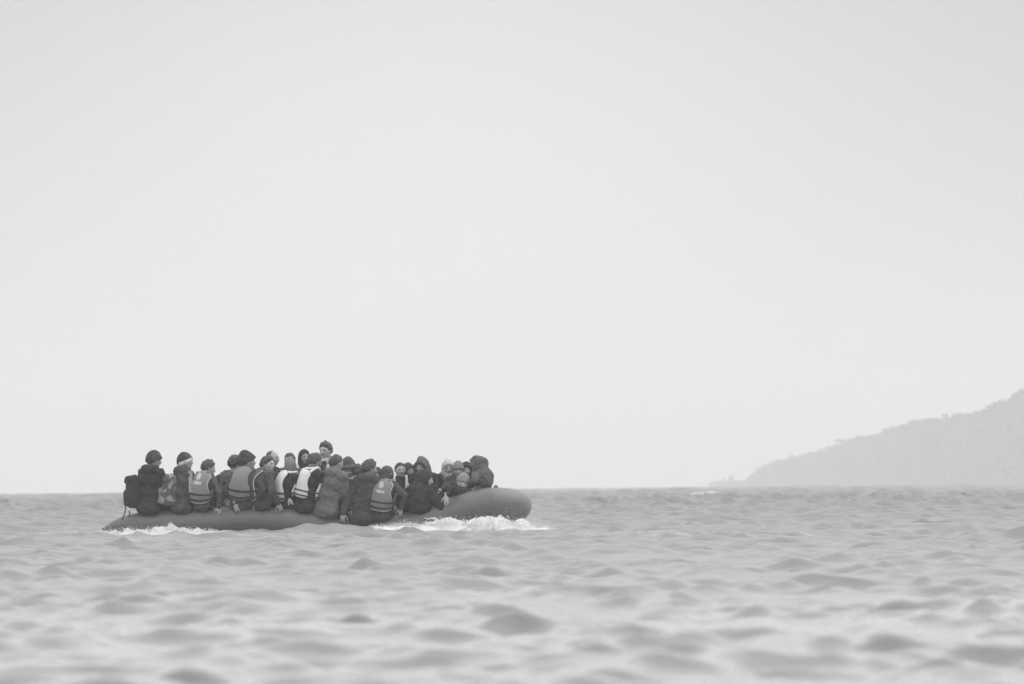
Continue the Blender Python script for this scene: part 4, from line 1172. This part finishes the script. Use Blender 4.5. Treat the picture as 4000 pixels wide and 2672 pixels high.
def prof_env(knots, yc, wy):
    kx_ = np.array([at(k[0], 2050, 94.2)[0] for k in knots]); kh = np.array([k[1] for k in knots])
    def env(X, Y): return np.interp(X, kx_, kh, 0, 0) * np.exp(-(np.abs(Y - yc) / (wy * (1 + 0.28 * smooth_noise(X, Y * .3, 77, 10, .12, .9)))) ** 2.2)
    return env
def spray(knots, yc, wy, n, seed, zmax):
    r = np.random.default_rng(seed)
    kx_ = np.array([at(k[0], 2050, 94.2)[0] for k in knots]); kh = np.array([k[1] for k in knots])
    x = r.uniform(kx_[0], kx_[-1], n); y = yc + r.normal(0, wy, n); e = np.interp(x, kx_, kh)
    z0, _, _ = sea_z(x, y, np.full(n, .1))
    z = z0 + e * (0.45 + r.exponential(0.13, n).clip(0, zmax)); s = r.uniform(.0025, .006, n) * np.where(r.random(n) < .06, 1.8, 1)
    V0, F0 = OCT
    st = np.stack([s * r.uniform(.7, 1.6, n), s, s * r.uniform(.6, 2.0, n)], 1)
    V = (V0[None] * st[:, None, :] + np.stack([x, y, z], 1)[:, None]).reshape(-1, 3)
    F = (F0[None] + (np.arange(n) * len(V0))[:, None, None]).reshape(-1, 3)
    return V, F
STERN = [(a, 1.35 * b) for a, b in [(300, 0), (340, .05), (380, .09), (430, .14), (520, .13), (580, .11), (620, .13), (665, .17), (700, .11), (760, .10), (800, .08), (840, .04), (865, 0)]]
BOW = [(a, 1.15 * b) for a, b in [(1440, 0), (1490, .07), (1540, .10), (1640, .11), (1680, .15), (1740, .20), (1800, .22), (1850, .24), (1900, .25), (1950, .27), (1990, .24), (2030, .21), (2080, .17), (2130, .12), (2170, .05), (2200, 0)]]
def foam_obj(name, V, F, label):
    b = V.mean(0); o = link(name, mesh_np(name, V - b, F, M_FOAM), None, b); tag(o, label, None, None, 'stuff')
V, F = froth_sheet(at(290, 2050, 94)[0], at(880, 2050, 94)[0], 93.75, 94.62, .018, .022, prof_env(STERN, 94.25, .30), 31)
V2, F2 = spray(STERN, 94.25, .14, 4000, 5, .5)
foam_obj("wake_foam", np.vstack([V, V2]), [F, F2 + len(V)], "churned white foam along the stern half of the boat")
V, F = froth_sheet(at(1430, 2050, 94)[0], at(2210, 2050, 94)[0], 93.6, 94.75, .016, .020, prof_env(BOW, 94.2, .38), 41)
V2, F2 = spray(BOW, 94.2, .18, 14000, 6, 1.0)
foam_obj("bow_foam", np.vstack([V, V2]), [F, F2 + len(V)], "high ragged white bow wave breaking under the raised bow")
# a small tongue of water thrown up against the tube
p0 = at(1720, 2058, 94.35); rr_ = np.random.default_rng(3); parts = []
for k in range(26):
    q = k / 25; p = at(1718 - 58 * q, 2040 - 22 * q - 6 * math.sin(q * 5), 94.38); s = .022 * (1 - .6 * q) * rr_.uniform(.6, 1.3)
    parts.append((ICO1[0] * [s * 1.4, s, s] + p + rr_.normal(0, .006, 3), ICO1[1]))
V, F = join_parts(parts); foam_obj("splash", V, F, "small tongue of spray licking up the tube")
# distant white horses
for k, (px, py, hw, hh) in enumerate(WHITECAPS):
    dirn = at(px, py, 100.0) - np.array([0, 0, CAM_H]); slope = -(dirn[2]) / 100.0
    Ys = np.arange(70, 620, .5); ray = np.array([at(px, py, q) for q in Ys])
    zz, _, _ = sea_z(ray[:, 0], Ys, np.full(len(Ys), .3)); hit = np.nonzero(zz > ray[:, 2])[0]
    Yd = float(Ys[hit[0]]) if len(hit) else 600.0
    c = at(px, py, Yd); W = hw / PX * Yd
    n = 1600; r = np.random.default_rng(60 + k)
    lines = r.uniform(-.7, .7, 7); ln = r.integers(0, 7, n)
    x = (lines[ln] + r.normal(0, .16, n)).clip(-1, 1) * W; y = r.normal(0, .4, n)
    zc = c[2] + (x / W) * hw * 0.08 / PX * Yd
    z = zc + (np.sin(ln * 2.3) * .35 + r.normal(0, .22, n)) * hh * (1.05 - (x / W) ** 2)
    s = r.uniform(.5, 1.4, n) * Yd * 1.1e-4
    st = np.stack([s * 2.6, s * 1.5, s * .8], 1)
    V = (OCT[0][None] * st[:, None] + np.stack([c[0] + x, Yd + y, z], 1)[:, None]).reshape(-1, 3)
    F = (OCT[1][None] + (np.arange(n) * 6)[:, None, None]).reshape(-1, 3)
    foam_obj("breaking_crest", V, F, "distant breaking wave crest flecked with white foam")
